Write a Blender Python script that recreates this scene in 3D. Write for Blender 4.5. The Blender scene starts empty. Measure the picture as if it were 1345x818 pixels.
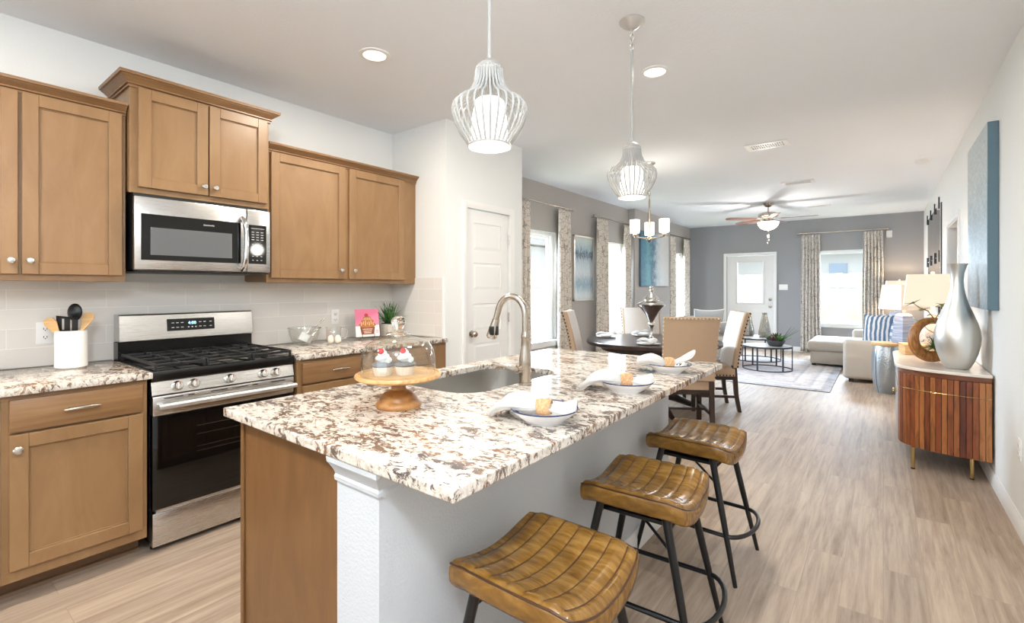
import bpy, bmesh, math, random
from mathutils import Vector, Matrix
PI = math.pi
S = bpy.context.scene
C = S.collection
R = math.radians
rnd = random.Random(7)

# ------------------------------------------------------------------ camera, world, lights, exposure
cam_d = bpy.data.cameras.new('camera'); cam = bpy.data.objects.new('camera', cam_d); C.objects.link(cam)
cam_d.sensor_width = 36.0; cam_d.sensor_fit = 'HORIZONTAL'
cam_d.lens = 631.5 / 1345 * 36; cam_d.shift_y = (377.5 - 409) / 1345
cam_d.clip_start = 0.05; cam_d.clip_end = 200
cam.location = (0, 0, 1.338); cam.rotation_euler = (PI / 2, 0, 0.6575)
S.camera = cam
S.view_settings.view_transform = 'Standard'; S.view_settings.look = 'None'
S.view_settings.exposure = 1.03; S.view_settings.gamma = 1.0; S.view_settings.use_curve_mapping = False
S.cycles.use_denoising = True; S.cycles.denoiser = 'OPENIMAGEDENOISE'
S.cycles.max_bounces = 10; S.cycles.diffuse_bounces = 5; S.cycles.glossy_bounces = 5
S.cycles.transmission_bounces = 10; S.cycles.transparent_max_bounces = 16
S.cycles.caustics_reflective = False; S.cycles.caustics_refractive = False
S.cycles.sample_clamp_indirect = 6.0
W = bpy.data.worlds.new('sky'); S.world = W; W.use_nodes = True
bg = W.node_tree.nodes['Background']; bg.inputs[0].default_value = (0.80, 0.90, 1.0, 1); bg.inputs[1].default_value = 1.1

def area(name, loc, rot, sx, sy, power, col, shape='RECTANGLE'):
    d = bpy.data.lights.new(name, 'AREA'); d.shape = shape; d.size = sx; d.size_y = sy; d.energy = power; d.color = col
    o = bpy.data.objects.new(name, d); C.objects.link(o); o.location = loc; o.rotation_euler = rot
    return o
def point(name, loc, power, col, r=0.05, parent=None):
    d = bpy.data.lights.new(name, 'POINT'); d.energy = power; d.color = col; d.shadow_soft_size = r
    o = bpy.data.objects.new(name, d); C.objects.link(o); o.location = loc; o.parent = parent
    return o
ZC_ = 2.744
# unseen fill added behind the camera; daylight through the dining and living room windows
area('added_fill_front', (-1.4, -5.05, 1.6), (R(112), 0, R(4)), 3.4, 2.0, 14, (0.80, 0.90, 1.0))
area('dining_window_daylight', (-4.6, 5.3, 2.5), (0, R(-62), 0), 1.6, 1.2, 400, (0.68, 0.84, 1.0))
area('middle_window_daylight', (-4.6, 7.45, 2.5), (0, R(-62), 0), 1.6, 1.2, 400, (0.68, 0.84, 1.0))
area('end_window_daylight', (-4.6, 10.7, 2.5), (0, R(-62), 0), 1.6, 1.2, 400, (0.68, 0.84, 1.0))
area('back_window_daylight', (-0.65, 12.7, 2.5), (R(-60), 0, 0), 1.6, 1.2, 240, (0.68, 0.84, 1.0))
point('added_fill_overhead', (0.05, -0.40, 2.42), 60, (0.91, 0.955, 1.0), 0.14)  # unseen light without a fixture, added to brighten ceiling and walls
area('added_fill_kitchen', (-2.434, -0.55, ZC_ - 0.012), (0, 0, 0), 0.13, 0.13, 22, (1.0, 0.92, 0.80), 'DISK')  # added disc with no fixture, brightens the left cabinets and floor
area('added_fill_island', (-1.178, -0.75, ZC_ - 0.012), (0, 0, 0), 0.13, 0.13, 3, (1.0, 0.92, 0.80), 'DISK')  # second added disc behind the camera, also without a fixture
area('back_door_daylight', (-2.3, 12.7, 2.3), (R(-60), 0, 0), 1.2, 1.2, 150, (0.68, 0.84, 1.0))

# ------------------------------------------------------------------ mesh builder
def lin(c):
    return tuple((x / 12.92 if x <= 0.04045 else ((x + 0.055) / 1.055) ** 2.4) for x in (v / 255.0 for v in c))

class B:
    def __init__(s): s.bm = bmesh.new()
    def face(s, vs):
        try: return s.bm.faces.new(vs)
        except ValueError: return None
    def merge(s, o, M=None):
        me = bpy.data.meshes.new('tmp'); o.bm.to_mesh(me); o.bm.free()
        if M is not None: me.transform(M)
        s.bm.from_mesh(me); bpy.data.meshes.remove(me); return s
    def box(s, x0, x1, y0, y1, z0, z1, bev=0.0, seg=2, M=None):
        t = bmesh.new()
        v = [t.verts.new((x, y, z)) for x in (x0, x1) for y in (y0, y1) for z in (z0, z1)]
        for f in ((0, 1, 3, 2), (4, 6, 7, 5), (0, 4, 5, 1), (2, 3, 7, 6), (0, 2, 6, 4), (1, 5, 7, 3)): t.faces.new([v[i] for i in f])
        if bev > 0: bmesh.ops.bevel(t, geom=t.edges[:] + t.verts[:], offset=bev, segments=seg, profile=0.5, affect='EDGES')
        bmesh.ops.recalc_face_normals(t, faces=t.faces[:])
        w = B(); w.bm.free(); w.bm = t
        return s.merge(w, M)
    def lathe(s, prof, c=(0, 0, 0), seg=32, axis='Z', sx=1.0, sy=1.0, close=False):
        rings = []
        for r, z in prof:
            if r <= 1e-6: rings.append([s.bm.verts.new(s._ax(0, 0, z, c, axis))])
            else: rings.append([s.bm.verts.new(s._ax(r * sx * math.cos(2 * PI * k / seg), r * sy * math.sin(2 * PI * k / seg), z, c, axis)) for k in range(seg)])
        pr = list(zip(rings, rings[1:]))
        if close: pr.append((rings[-1], rings[0]))
        for a, b in pr:
            for k in range(seg):
                k2 = (k + 1) % seg
                if len(a) == 1 and len(b) == 1: continue
                if len(a) == 1: s.face([a[0], b[k], b[k2]])
                elif len(b) == 1: s.face([a[k], a[k2], b[0]])
                else: s.face([a[k], a[k2], b[k2], b[k]])
        return s
    def _ax(s, x, y, z, c, axis):
        if axis == 'Z': p = (x, y, z)
        elif axis == 'X': p = (z, x, y)
        else: p = (y, z, x)
        return (p[0] + c[0], p[1] + c[1], p[2] + c[2])
    def cyl(s, c, r, h, axis='Z', seg=24, r2=None, bev=0.0):
        r2 = r if r2 is None else r2
        if bev > 0: pf = [(0, 0), (r - bev, 0), (r, bev), (r2, h - bev), (r2 - bev, h), (0, h)]
        else: pf = [(0, 0), (r, 0), (r2, h), (0, h)]
        return s.lathe(pf, c, seg, axis)
    def ball(s, c, r, seg=16, rings=10):
        rr = r if isinstance(r, tuple) else (r, r, r)
        vs = []
        for i in range(rings + 1):
            a = PI * i / rings
            if i in (0, rings): vs.append([s.bm.verts.new((c[0], c[1], c[2] + rr[2] * math.cos(a)))])
            else: vs.append([s.bm.verts.new((c[0] + rr[0] * math.sin(a) * math.cos(2 * PI * k / seg), c[1] + rr[1] * math.sin(a) * math.sin(2 * PI * k / seg), c[2] + rr[2] * math.cos(a))) for k in range(seg)])
        for a, b in zip(vs, vs[1:]):
            for k in range(seg):
                k2 = (k + 1) % seg
                if len(a) == 1: s.face([a[0], b[k], b[k2]])
                elif len(b) == 1: s.face([a[k2], a[k], b[0]])
                else: s.face([a[k2], a[k], b[k], b[k2]])
        return s
    def tube(s, pts, r, seg=10, closed=False):
        P = [Vector(p) for p in pts]; n = len(P)
        rad = r if isinstance(r, (list, tuple)) else [r] * n
        rings = []; nv = None
        for i in range(n):
            if closed: t = (P[(i + 1) % n] - P[i - 1])
            else: t = P[min(i + 1, n - 1)] - P[max(i - 1, 0)]
            if t.length < 1e-9: t = Vector((0, 0, 1))
            t.normalize()
            if nv is None:
                nv = t.cross(Vector((0, 0, 1)))
                if nv.length < 1e-3: nv = t.cross(Vector((1, 0, 0)))
            nv = nv - t * nv.dot(t); nv.normalize(); bi = t.cross(nv)
            rings.append([s.bm.verts.new(P[i] + (nv * math.cos(2 * PI * k / seg) + bi * math.sin(2 * PI * k / seg)) * rad[i]) for k in range(seg)])
        pr = list(zip(rings, rings[1:]))
        if closed: pr.append((rings[-1], rings[0]))
        for a, b in pr:
            for k in range(seg): s.face([a[k], a[(k + 1) % seg], b[(k + 1) % seg], b[k]])
        if not closed: s.face(rings[0][::-1]); s.face(rings[-1])
        return s
    def prism(s, poly, axis, a0, a1):
        def pt(u, v, a): return {'X': (a, u, v), 'Y': (u, a, v), 'Z': (u, v, a)}[axis]
        A = [s.bm.verts.new(pt(u, v, a0)) for u, v in poly]; Bv = [s.bm.verts.new(pt(u, v, a1)) for u, v in poly]
        n = len(poly); s.face(A[::-1]); s.face(Bv)
        for i in range(n): s.face([A[i], A[(i + 1) % n], Bv[(i + 1) % n], Bv[i]])
        return s
    def grid(s, fn, nu, nv, cu=False, cv=False):
        V = [[s.bm.verts.new(fn(i / (nu if cu else nu - 1), j / (nv if cv else nv - 1))) for j in range(nv)] for i in range(nu)]
        for i in range(nu if cu else nu - 1):
            for j in range(nv if cv else nv - 1):
                s.face([V[i][j], V[(i + 1) % nu][j], V[(i + 1) % nu][(j + 1) % nv], V[i][(j + 1) % nv]])
        return s
    def plate(s, outer, inner, z0, z1):      # slab with a hole: two loops of equal count
        n = len(outer)
        L = [[s.bm.verts.new((x, y, z)) for x, y in lp] for lp, z in ((outer, z0), (inner, z0), (inner, z1), (outer, z1))]
        for a, b in ((0, 1), (1, 2), (2, 3), (3, 0)):
            for k in range(n): s.face([L[a][k], L[a][(k + 1) % n], L[b][(k + 1) % n], L[b][k]])
        return s
    def text(s, txt, size, M, depth=0.0006):
        cu = bpy.data.curves.new('tmp', 'FONT'); cu.body = txt; cu.size = size; cu.extrude = depth; cu.align_x = 'CENTER'; cu.align_y = 'CENTER'; cu.resolution_u = 3
        o = bpy.data.objects.new('tmp', cu); C.objects.link(o)
        dg = bpy.context.evaluated_depsgraph_get(); me = bpy.data.meshes.new_from_object(o.evaluated_get(dg))
        me.transform(M); s.bm.from_mesh(me)
        bpy.data.objects.remove(o); bpy.data.curves.remove(cu); bpy.data.meshes.remove(me)
        return s

def link(name, b, m, parent=None, off=None, smooth=40, solid=0.0, sub=0, bevel=0.0, label=None, merge=1e-5, recalc=True):
    bm = b.bm
    if off is not None: bmesh.ops.translate(bm, verts=bm.verts[:], vec=[-v for v in off])
    if merge: bmesh.ops.remove_doubles(bm, verts=bm.verts[:], dist=merge)
    if recalc: bmesh.ops.recalc_face_normals(bm, faces=bm.faces[:])
    me = bpy.data.meshes.new(name); bm.to_mesh(me); bm.free()
    for mm in (m if isinstance(m, list) else [m]): me.materials.append(mm)
    if smooth:
        for p in me.polygons: p.use_smooth = True
        if smooth < 180: me.set_sharp_from_angle(angle=R(smooth))
    o = bpy.data.objects.new(name, me); C.objects.link(o)
    if parent: o.parent = parent
    if solid: md = o.modifiers.new('solid', 'SOLIDIFY'); md.thickness = solid; md.offset = 0
    if bevel: md = o.modifiers.new('bevel', 'BEVEL'); md.width = bevel; md.segments = 2; md.limit_method = 'ANGLE'; md.angle_limit = R(40)
    if sub: md = o.modifiers.new('sub', 'SUBSURF'); md.levels = sub; md.render_levels = sub
    if label: o['label'] = label
    return o
def tag(o, label, cat, group=None):
    o['label'] = label; o['category'] = cat
    if group: o['group'] = group
    return o
def thing(name, label, cat, loc=(0, 0, 0), rotz=0.0, group=None):
    o = bpy.data.objects.new(name, None); C.objects.link(o); o.empty_display_size = 0.1
    o.location = loc; o.rotation_euler = (0, 0, rotz)
    return tag(o, label, cat, group)
def solo(name, b, m, label, cat, group=None, **k):
    return tag(link(name, b, m, **k), label, cat, group)
def struct(name, b, m, parent=None, **k):
    o = link(name, b, m, parent, **k)
    if parent is None: o['kind'] = 'structure'
    return o
def sroot(name, loc, label, cat):
    o = thing(name, label, cat, loc); o['kind'] = 'structure'; return o
def kids(o): return [c for c in bpy.data.objects if c.parent == o]
def dup(root, loc, rotz, label, group=None):
    r = root.copy(); C.objects.link(r); r.location = loc; r.rotation_euler = (0, 0, rotz); r['label'] = label
    if group: r['group'] = group
    for ch in kids(root):
        c = ch.copy(); C.objects.link(c); c.parent = r
        for g in kids(ch):
            d = g.copy(); C.objects.link(d); d.parent = c
    return r

# ------------------------------------------------------------------ materials
def mat(name, col, rough=0.5, metal=0.0, **k):
    m = bpy.data.materials.new(name); m.use_nodes = True; p = m.node_tree.nodes['Principled BSDF']
    c = lin(col) if max(col) > 1.0 else col
    p.inputs['Base Color'].default_value = (*c, 1); p.inputs['Roughness'].default_value = rough; p.inputs['Metallic'].default_value = metal
    for a, v in k.items(): p.inputs[a.replace('_', ' ')].default_value = v
    return m
class N:
    def __init__(s, m): s.t = m.node_tree; s.p = s.t.nodes['Principled BSDF']
    def n(s, typ, **k):
        o = s.t.nodes.new(typ)
        for a, v in k.items():
            if a.startswith('_'): setattr(o, a[1:], v)
            else: o.inputs[a.replace('_', ' ')].default_value = v
        return o
    def l(s, a, ao, b, bi): s.t.links.new(a.outputs[ao], b.inputs[bi]); return s
    def coord(s, scale=(1, 1, 1), kind='Object', rot=(0, 0, 0), loc=(0, 0, 0)):
        tc = s.n('ShaderNodeTexCoord'); mp = s.n('ShaderNodeMapping')
        mp.inputs['Scale'].default_value = scale; mp.inputs['Rotation'].default_value = rot; mp.inputs['Location'].default_value = loc
        s.l(tc, kind, mp, 'Vector'); return mp
    def noise(s, mp, scale, detail=4, rough=0.55, dist=0.0):
        o = s.n('ShaderNodeTexNoise'); o.inputs['Scale'].default_value = scale; o.inputs['Detail'].default_value = detail
        o.inputs['Roughness'].default_value = rough; o.inputs['Distortion'].default_value = dist
        if mp: s.l(mp, 'Vector', o, 'Vector')
        return o
    def ramp(s, src, so, stops):
        o = s.n('ShaderNodeValToRGB'); e = o.color_ramp.elements
        while len(e) < len(stops): e.new(0.5)
        for el, (pos, c) in zip(e, stops):
            el.position = pos; el.color = (*(lin(c) if max(c) > 1 else c), 1)
        s.l(src, so, o, 'Fac'); return o
    def mix(s, a, ao, b, bo, fac=None, fo=None, mode='MIX', f=0.5):
        o = s.n('ShaderNodeMix', _data_type='RGBA', _blend_type=mode)
        if fac is not None: s.t.links.new(fac.outputs[fo], o.inputs[0])
        else: o.inputs[0].default_value = f
        for src, so, i in ((a, ao, 6), (b, bo, 7)):
            if isinstance(src, tuple): o.inputs[i].default_value = (*lin(src), 1)
            else: s.t.links.new(src.outputs[so], o.inputs[i])
        return o
    def col(s, src, so): s.l(src, so, s.p, 'Base Color'); return s
    def bump(s, src, so, strength=0.2, dist=0.002):
        b = s.n('ShaderNodeBump'); b.inputs['Strength'].default_value = strength; b.inputs['Distance'].default_value = dist
        s.l(src, so, b, 'Height'); s.l(b, 'Normal', s.p, 'Normal'); return s
MO = 2   # output index of a colour Mix node

def m_wall(name, col, tex=0.25, scale=90):
    m = mat(name, col, 0.85); k = N(m); mp = k.coord(kind='Generated' if False else 'Object')
    k.bump(k.noise(mp, scale, 3, 0.5), 'Fac', tex, 0.004); return m
wall_w = m_wall('warm_white_wall_paint', (228, 230, 229))
wall_g = m_wall('greige_wall_paint', (174, 169, 164))
wall_b = m_wall('grey_wall_paint', (154, 155, 158))
ceil_m = m_wall('ceiling_paint', (236, 240, 246), 0.35, 60)
trim_m = mat('white_trim_paint', (234, 234, 233), 0.35)
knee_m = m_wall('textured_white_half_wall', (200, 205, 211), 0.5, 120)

def m_floor():
    m = mat('vinyl_plank_floor', (180, 150, 120), 0.52); k = N(m); mp = k.coord(rot=(0, 0, R(90)))
    br = k.n('ShaderNodeTexBrick'); br.offset = 0.37; br.squash = 1.0
    for a, v in (('Scale', 1.0), ('Mortar Size', 0.0012), ('Mortar Smooth', 0.3), ('Bias', 0.0), ('Brick Width', 1.22), ('Row Height', 0.15)): br.inputs[a].default_value = v
    br.inputs['Color1'].default_value = (0, 0, 0, 1); br.inputs['Color2'].default_value = (1, 1, 1, 1); br.inputs['Mortar'].default_value = (0.5, 0.5, 0.5, 1)
    k.l(mp, 'Vector', br, 'Vector')
    mp2 = k.coord((20, 1.1, 20)); add = k.n('ShaderNodeVectorMath', _operation='MULTIPLY_ADD'); add.inputs[1].default_value = (7, 7, 7)
    k.l(br, 'Color', add, 0); k.l(mp2, 'Vector', add, 2)
    g = k.n('ShaderNodeTexNoise'); g.inputs['Scale'].default_value = 1.6; g.inputs['Detail'].default_value = 8; g.inputs['Roughness'].default_value = 0.7; g.inputs['Distortion'].default_value = 0.35
    k.l(add, 'Vector', g, 'Vector')
    gr = k.ramp(g, 'Fac', [(0.26, (128, 108, 93)), (0.42, (160, 141, 124)), (0.56, (178, 160, 142)), (0.76, (194, 176, 156))])
    tone = k.ramp(br, 'Color', [(0.0, (236, 233, 231)), (1.0, (255, 253, 250))])
    mx = k.mix(gr, 'Color', tone, 'Color', mode='MULTIPLY', f=1.0)
    dk = k.mix(mx, MO, (150, 130, 112), None, br, 'Fac'); k.col(dk, MO)
    k.bump(g, 'Fac', 0.08, 0.002); return m
floor_m = m_floor()

def m_wood(name, c0, c1, c2, scale=(1, 1, 1), rough=0.4, ns=3.0, dist=0.6):
    m = mat(name, c1, rough); k = N(m); mp = k.coord(scale)
    a = k.noise(mp, ns, 7, 0.6, dist); r = k.ramp(a, 'Fac', [(0.3, c0), (0.5, c1), (0.72, c2)]); k.col(r, 'Color'); k.bump(a, 'Fac', 0.05, 0.001); return m
maple = m_wood('maple_cabinet_wood', (133, 101, 67), (141, 108, 73), (149, 117, 81), (6, 6, 1.6), 0.36, 1.3, 1.2)
maple_h = m_wood('maple_drawer_wood', (118, 84, 52), (132, 98, 64), (145, 112, 77), (6, 1.2, 22), 0.36, 1.6, 0.6)
maple_d = mat('dark_toe_kick_wood', (120, 92, 66), 0.5)
panel_m = m_wood('island_panel_wood', (106, 73, 41), (114, 80, 46), (122, 89, 53), (5, 5, 1.2), 0.36, 2.0, 1.6)
def m_granite():
    m = mat('white_brown_granite', (225, 218, 205), 0.09); k = N(m)
    mp = k.coord((1.0, 1.7, 1.0), rot=(0, 0, R(30)))
    a = k.noise(mp, 7, 7, 0.62, 1.0); c = k.noise(mp, 24, 9, 0.74, 1.3); d = k.noise(mp, 70, 4, 0.65); e = k.noise(mp, 4.0, 5, 0.6, 1.0)
    mask = k.ramp(a, 'Fac', [(0.36, (0.12, 0.12, 0.12)), (0.50, (0.5, 0.5, 0.5)), (0.62, (1, 1, 1))])
    mm = k.n('ShaderNodeMath', _operation='MULTIPLY_ADD'); mm.inputs[1].default_value = 0.17; k.l(mask, 'Color', mm, 0); k.l(c, 'Fac', mm, 2)
    vein = k.ramp(mm, 'Value', [(0.0, (0, 0, 0)), (0.603, (0, 0, 0)), (0.655, (1, 1, 1))])
    soft = k.ramp(mm, 'Value', [(0.0, (0, 0, 0)), (0.53, (0, 0, 0)), (0.67, (1, 1, 1))])
    tint = k.ramp(e, 'Fac', [(0.36, (140, 96, 62)), (0.50, (112, 92, 80)), (0.64, (84, 76, 76))])
    base = k.ramp(d, 'Fac', [(0.3, (186, 177, 164)), (0.5, (218, 212, 202)), (0.7, (232, 228, 221))])
    m1 = k.mix(base, 'Color', (186, 172, 156), None, soft, 'Color')
    m2 = k.mix(m1, MO, tint, 'Color', vein, 'Color'); k.col(m2, MO); return m
granite = m_granite()
def m_steel(name, col=(196, 194, 190), rough=0.28, sc=(2, 300, 2)):
    m = mat(name, col, rough, 1.0); k = N(m); mp = k.coord(sc); n = k.noise(mp, 3.0, 2, 0.5)
    r = k.ramp(n, 'Fac', [(0.3, (rough - 0.008,) * 3), (0.7, (rough + 0.01,) * 3)]); k.l(r, 'Color', k.p, 'Roughness'); return m
steel = m_steel('brushed_stainless_steel', (205, 203, 200), 0.27, (300, 2, 300))
sink_m = m_steel('satin_sink_steel', (190, 188, 184), 0.34, (3, 200, 3))
nickel = mat('brushed_nickel', (186, 176, 164), 0.24, 1.0)
satin = mat('satin_nickel_knob', (208, 205, 200), 0.25, 1.0)
chrome = mat('polished_chrome', (225, 226, 228), 0.08, 1.0)
black_gl = mat('black_glass', (7, 7, 8), 0.05)
black_en = mat('black_enamel', (14, 14, 15), 0.22)
black_ir = mat('cast_iron_black', (24, 24, 25), 0.5)
black_pl = mat('black_plastic', (22, 22, 23), 0.4)
black_mt = mat('black_powder_coat', (9, 10, 13), 0.3)
white_pl = mat('white_plastic', (238, 238, 236), 0.35)
ink_w = mat('white_lettering', (215, 215, 215), 0.5)
white_cer = mat('white_ceramic', (240, 238, 234), 0.18)
def glow(name, col, strength, base=None):
    m = mat(name, base or col, 0.5); p = m.node_tree.nodes['Principled BSDF']; p.inputs['Emission Color'].default_value = (*lin(col), 1); p.inputs['Emission Strength'].default_value = strength; return m
lamp_w = glow('lit_diffuser', (255, 250, 240), 0.95)
shade_w = glow('lit_frosted_glass_shade', (255, 244, 228), 1.6)
fan_gl = glow('lit_fan_bowl', (255, 240, 218), 2.4)
shade_f = glow('lit_cream_fabric_shade', (255, 222, 190), 0.22, (226, 214, 198))
disp_m = glow('blue_clock_digits', (130, 180, 255), 2.5)
def m_glass(name, col=(255, 255, 255), rough=0.0, ior=1.45):
    m = mat(name, col, rough); p = m.node_tree.nodes['Principled BSDF']; p.inputs['Transmission Weight'].default_value = 1.0; p.inputs['IOR'].default_value = ior; return m
glass = m_glass('clear_glass')
def m_pane():
    m = mat('window_pane_glass', (255, 255, 255), 0.0); t = m.node_tree; p = t.nodes['Principled BSDF']
    tr = t.nodes.new('ShaderNodeBsdfTransparent'); gl = t.nodes.new('ShaderNodeBsdfGlossy'); gl.inputs['Roughness'].default_value = 0.02
    fr = t.nodes.new('ShaderNodeFresnel'); fr.inputs['IOR'].default_value = 1.3; mx = t.nodes.new('ShaderNodeMixShader')
    ge = t.nodes.new('ShaderNodeNewGeometry'); iv = t.nodes.new('ShaderNodeMath'); iv.operation = 'SUBTRACT'; iv.inputs[0].default_value = 1.0
    ml = t.nodes.new('ShaderNodeMath'); ml.operation = 'MULTIPLY'; t.links.new(ge.outputs['Backfacing'], iv.inputs[1]); t.links.new(iv.outputs[0], ml.inputs[0]); t.links.new(fr.outputs[0], ml.inputs[1])
    t.links.new(ml.outputs[0], mx.inputs[0]); t.links.new(tr.outputs[0], mx.inputs[1]); t.links.new(gl.outputs[0], mx.inputs[2])
    t.links.new(mx.outputs[0], t.nodes['Material Output'].inputs['Surface']); t.nodes.remove(p); return m
pane_m = m_pane()
def m_thin():
    m = m_pane(); m.name = 'thin_clear_glass'
    for n in m.node_tree.nodes:
        if n.type == 'FRESNEL': n.inputs['IOR'].default_value = 2.1
        if n.type == 'BSDF_TRANSPARENT': n.inputs[0].default_value = (0.975, 0.985, 0.98, 1)
    return m
thin_gl = m_thin()
def m_leather():
    m = mat('tan_channelled_leather', (150, 100, 36), 0.25); k = N(m); mp = k.coord((5, 26, 9)); a = k.noise(mp, 2.2, 6, 0.6, 0.5)
    mp2 = k.coord((2, 3, 2)); b = k.noise(mp2, 4, 4, 0.6)
    r = k.ramp(a, 'Fac', [(0.25, (100, 66, 24)), (0.48, (144, 103, 42)), (0.75, (182, 142, 78))])
    r2 = k.ramp(b, 'Fac', [(0.3, (205, 200, 195)), (0.7, (255, 255, 255))]); mx = k.mix(r, 'Color', r2, 'Color', mode='MULTIPLY', f=1.0); k.col(mx, MO)
    k.bump(a, 'Fac', 0.25, 0.002); return m
leather = m_leather()
leather_d = mat('dark_brown_leather_seam', (74, 44, 16), 0.4)
def m_fab(name, col, col2=None, scale=260, rough=0.9, bump=0.25):
    m = mat(name, col, rough); k = N(m); mp = k.coord(); a = k.noise(mp, scale, 2, 0.6)
    c2 = col2 or tuple(max(0, v - 22) for v in col); r = k.ramp(a, 'Fac', [(0.3, c2), (0.7, col)]); k.col(r, 'Color'); k.bump(a, 'Fac', bump, 0.002); return m
linen_t = m_fab('tan_linen', (190, 164, 138), (176, 150, 124))
linen_w = m_fab('ivory_linen', (226, 220, 214), (214, 206, 199))
sofa_m = m_fab('oatmeal_sofa_fabric', (196, 189, 179), (172, 164, 153), 160)
napkin_m = m_fab('white_napkin_cloth', (216, 214, 211), (198, 196, 193), 500, 0.9, 0.15)
dark_wood = m_wood('espresso_wood', (34, 22, 17), (48, 32, 25), (64, 44, 34), (4, 4, 1), 0.28, 3)
nail_m = mat('dark_bronze_nail', (38, 30, 26), 0.35, 0.9)
nail_l = mat('pale_brass_nail', (214, 196, 168), 0.35, 0.8)

# ------------------------------------------------------------------ room shell
XK, XP, XD, XB, XR, YP, YB, ZC = -3.578, -2.884, -3.632, -3.504, 0.592, 2.83, 11.62, 2.744
b = B(); b.box(-3.9, 1.9, -5.2, 11.9, -0.12, 0); struct('floor', b, floor_m, smooth=0)
b = B(); b.box(-3.9, 1.9, -5.2, 11.9, ZC, ZC + 0.12); struct('ceiling', b, ceil_m, smooth=0)
def wall_strip(b, axis, p0, p1, a0, a1, ops, z1=ZC):
    """wall slab between planes p0,p1 along the other axis a0..a1 with openings (a0,a1,z0,z1)"""
    def bx(u0, u1, z0, z):
        if u1 - u0 < 1e-4 or z - z0 < 1e-4: return
        if axis == 'X': b.box(p0, p1, u0, u1, z0, z)
        else: b.box(u0, u1, p0, p1, z0, z)
    cur = a0
    for u0, u1, z0, z in sorted(ops):
        bx(cur, u0, 0, z1); bx(u0, u1, 0, z0); bx(u0, u1, z, z1); cur = u1
    bx(cur, a1, 0, z1)
b = B(); b.box(XK - 0.12, XK, -5.1, YP, 0, ZC); struct('wall_left', b, wall_w, smooth=0)
b = B(); b.box(XK, XP - 0.0, YP, YP + 0.1, 0, ZC)
wall_strip(b, 'X', XP - 0.1, XP, YP + 0.1, 3.90, [(3.085, 3.70, 0, 2.045)])
b.box(XD - 0.12, XP - 0.1, 3.80, 3.90, 0, ZC); struct('wall_pantry', b, wall_w, smooth=0)
WIN = [(4.83, 5.71), (7.0, 7.93), (10.2, 11.1)]
b = B(); wall_strip(b, 'X', XD - 0.13, XD, 3.90, YB + 0.13, [(a, c, 0.60, 2.10) for a, c in WIN]); struct('wall_dining', b, wall_g, smooth=0)
b = B(); b.box(XD, XB, 8.12, 9.90, 0, ZC); struct('wall_bump', b, wall_g, smooth=0)
b = B(); wall_strip(b, 'Y', YB, YB + 0.13, XD, XR + 0.12, [(-2.815, -1.868, 0, 2.045), (-1.13, -0.21, 0.60, 2.09)]); struct('wall_back', b, wall_b, smooth=0)
b = B(); wall_strip(b, 'X', XR, XR + 0.12, -5.1, YB, [(6.44, 7.50, 0, 2.04)]); struct('wall_right', b, wall_w, smooth=0)
b = B(); wall_strip(b, 'Y', -5.2, -5.1, XK - 0.12, XR + 0.12, [(-3.1, 0.5, 0.4, 2.6)]); struct('wall_front', b, wall_w, smooth=0)
b = B(); b.box(XR + 0.12, 1.75, 6.2, 6.3, 0, ZC); b.box(XR + 0.12, 1.75, 7.75, 7.85, 0, ZC); b.box(1.75, 1.85, 6.2, 7.85, 0, ZC); struct('wall_hall', b, wall_w, smooth=0)
# knee wall behind the island
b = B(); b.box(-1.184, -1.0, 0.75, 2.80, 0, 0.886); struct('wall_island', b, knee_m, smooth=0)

# baseboards
def base_prof(d=0.014, h=0.10): return [(0, 0), (d, 0), (d, h * 0.62), (d * 0.75, h * 0.70), (d * 0.55, h * 0.86), (d * 0.30, h * 0.92), (d * 0.25, h), (0, h)]
def bb_x(b, x, y0, y1, sgn): b.prism([(x + sgn * u, v) for u, v in base_prof()], 'Y', y0, y1)
def bb_y(b, y, x0, x1, sgn): b.prism([(y + sgn * u, v) for u, v in base_prof()], 'X', x0, x1)
b = B(); bb_x(b, XR, -5.1, 6.37, -1); bb_x(b, XR, 7.57, YB, -1); struct('baseboard_right', b, trim_m)
b = B(); bb_y(b, YB, XD, -2.886, -1); bb_y(b, YB, -1.797, XR - 0.014, -1); struct('baseboard_back', b, trim_m)
b = B(); bb_x(b, XD, 3.90, 8.12, 1); bb_x(b, XB, 8.12, 9.90, 1); bb_x(b, XD, 9.90, YB, 1); struct('baseboard_dining', b, trim_m)
b = B(); bb_x(b, -1.0, 0.75, 2.80, 1); bb_y(b, 0.75, -1.184, -1.0, -1); struct('baseboard_island', b, trim_m)
b = B(); bb_x(b, XP, YP, 3.03, 1); bb_x(b, XP, 3.755, 3.90, 1); struct('baseboard_pantry', b, trim_m)
# moulding under the island top
mp_ = [(0, 0.815), (0.008, 0.815), (0.010, 0.826), (0.006, 0.832), (0.012, 0.845), (0.024, 0.862), (0.032, 0.872), (0.034, 0.886), (0, 0.886)]
b = B(); V = [[b.bm.verts.new(q) for q in ((-1.184, 0.75 - u, v), (-1.0 + u, 0.75 - u, v), (-1.0 + u, 2.80, v))] for u, v in mp_]; n = len(V)
for i in range(n):
    for j in range(2): b.face([V[i][j], V[i][j + 1], V[(i + 1) % n][j + 1], V[(i + 1) % n][j]])
b.face([r_[0] for r_ in V]); b.face([r_[2] for r_ in V][::-1]); struct('trim_1', b, knee_m, smooth=30)

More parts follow.
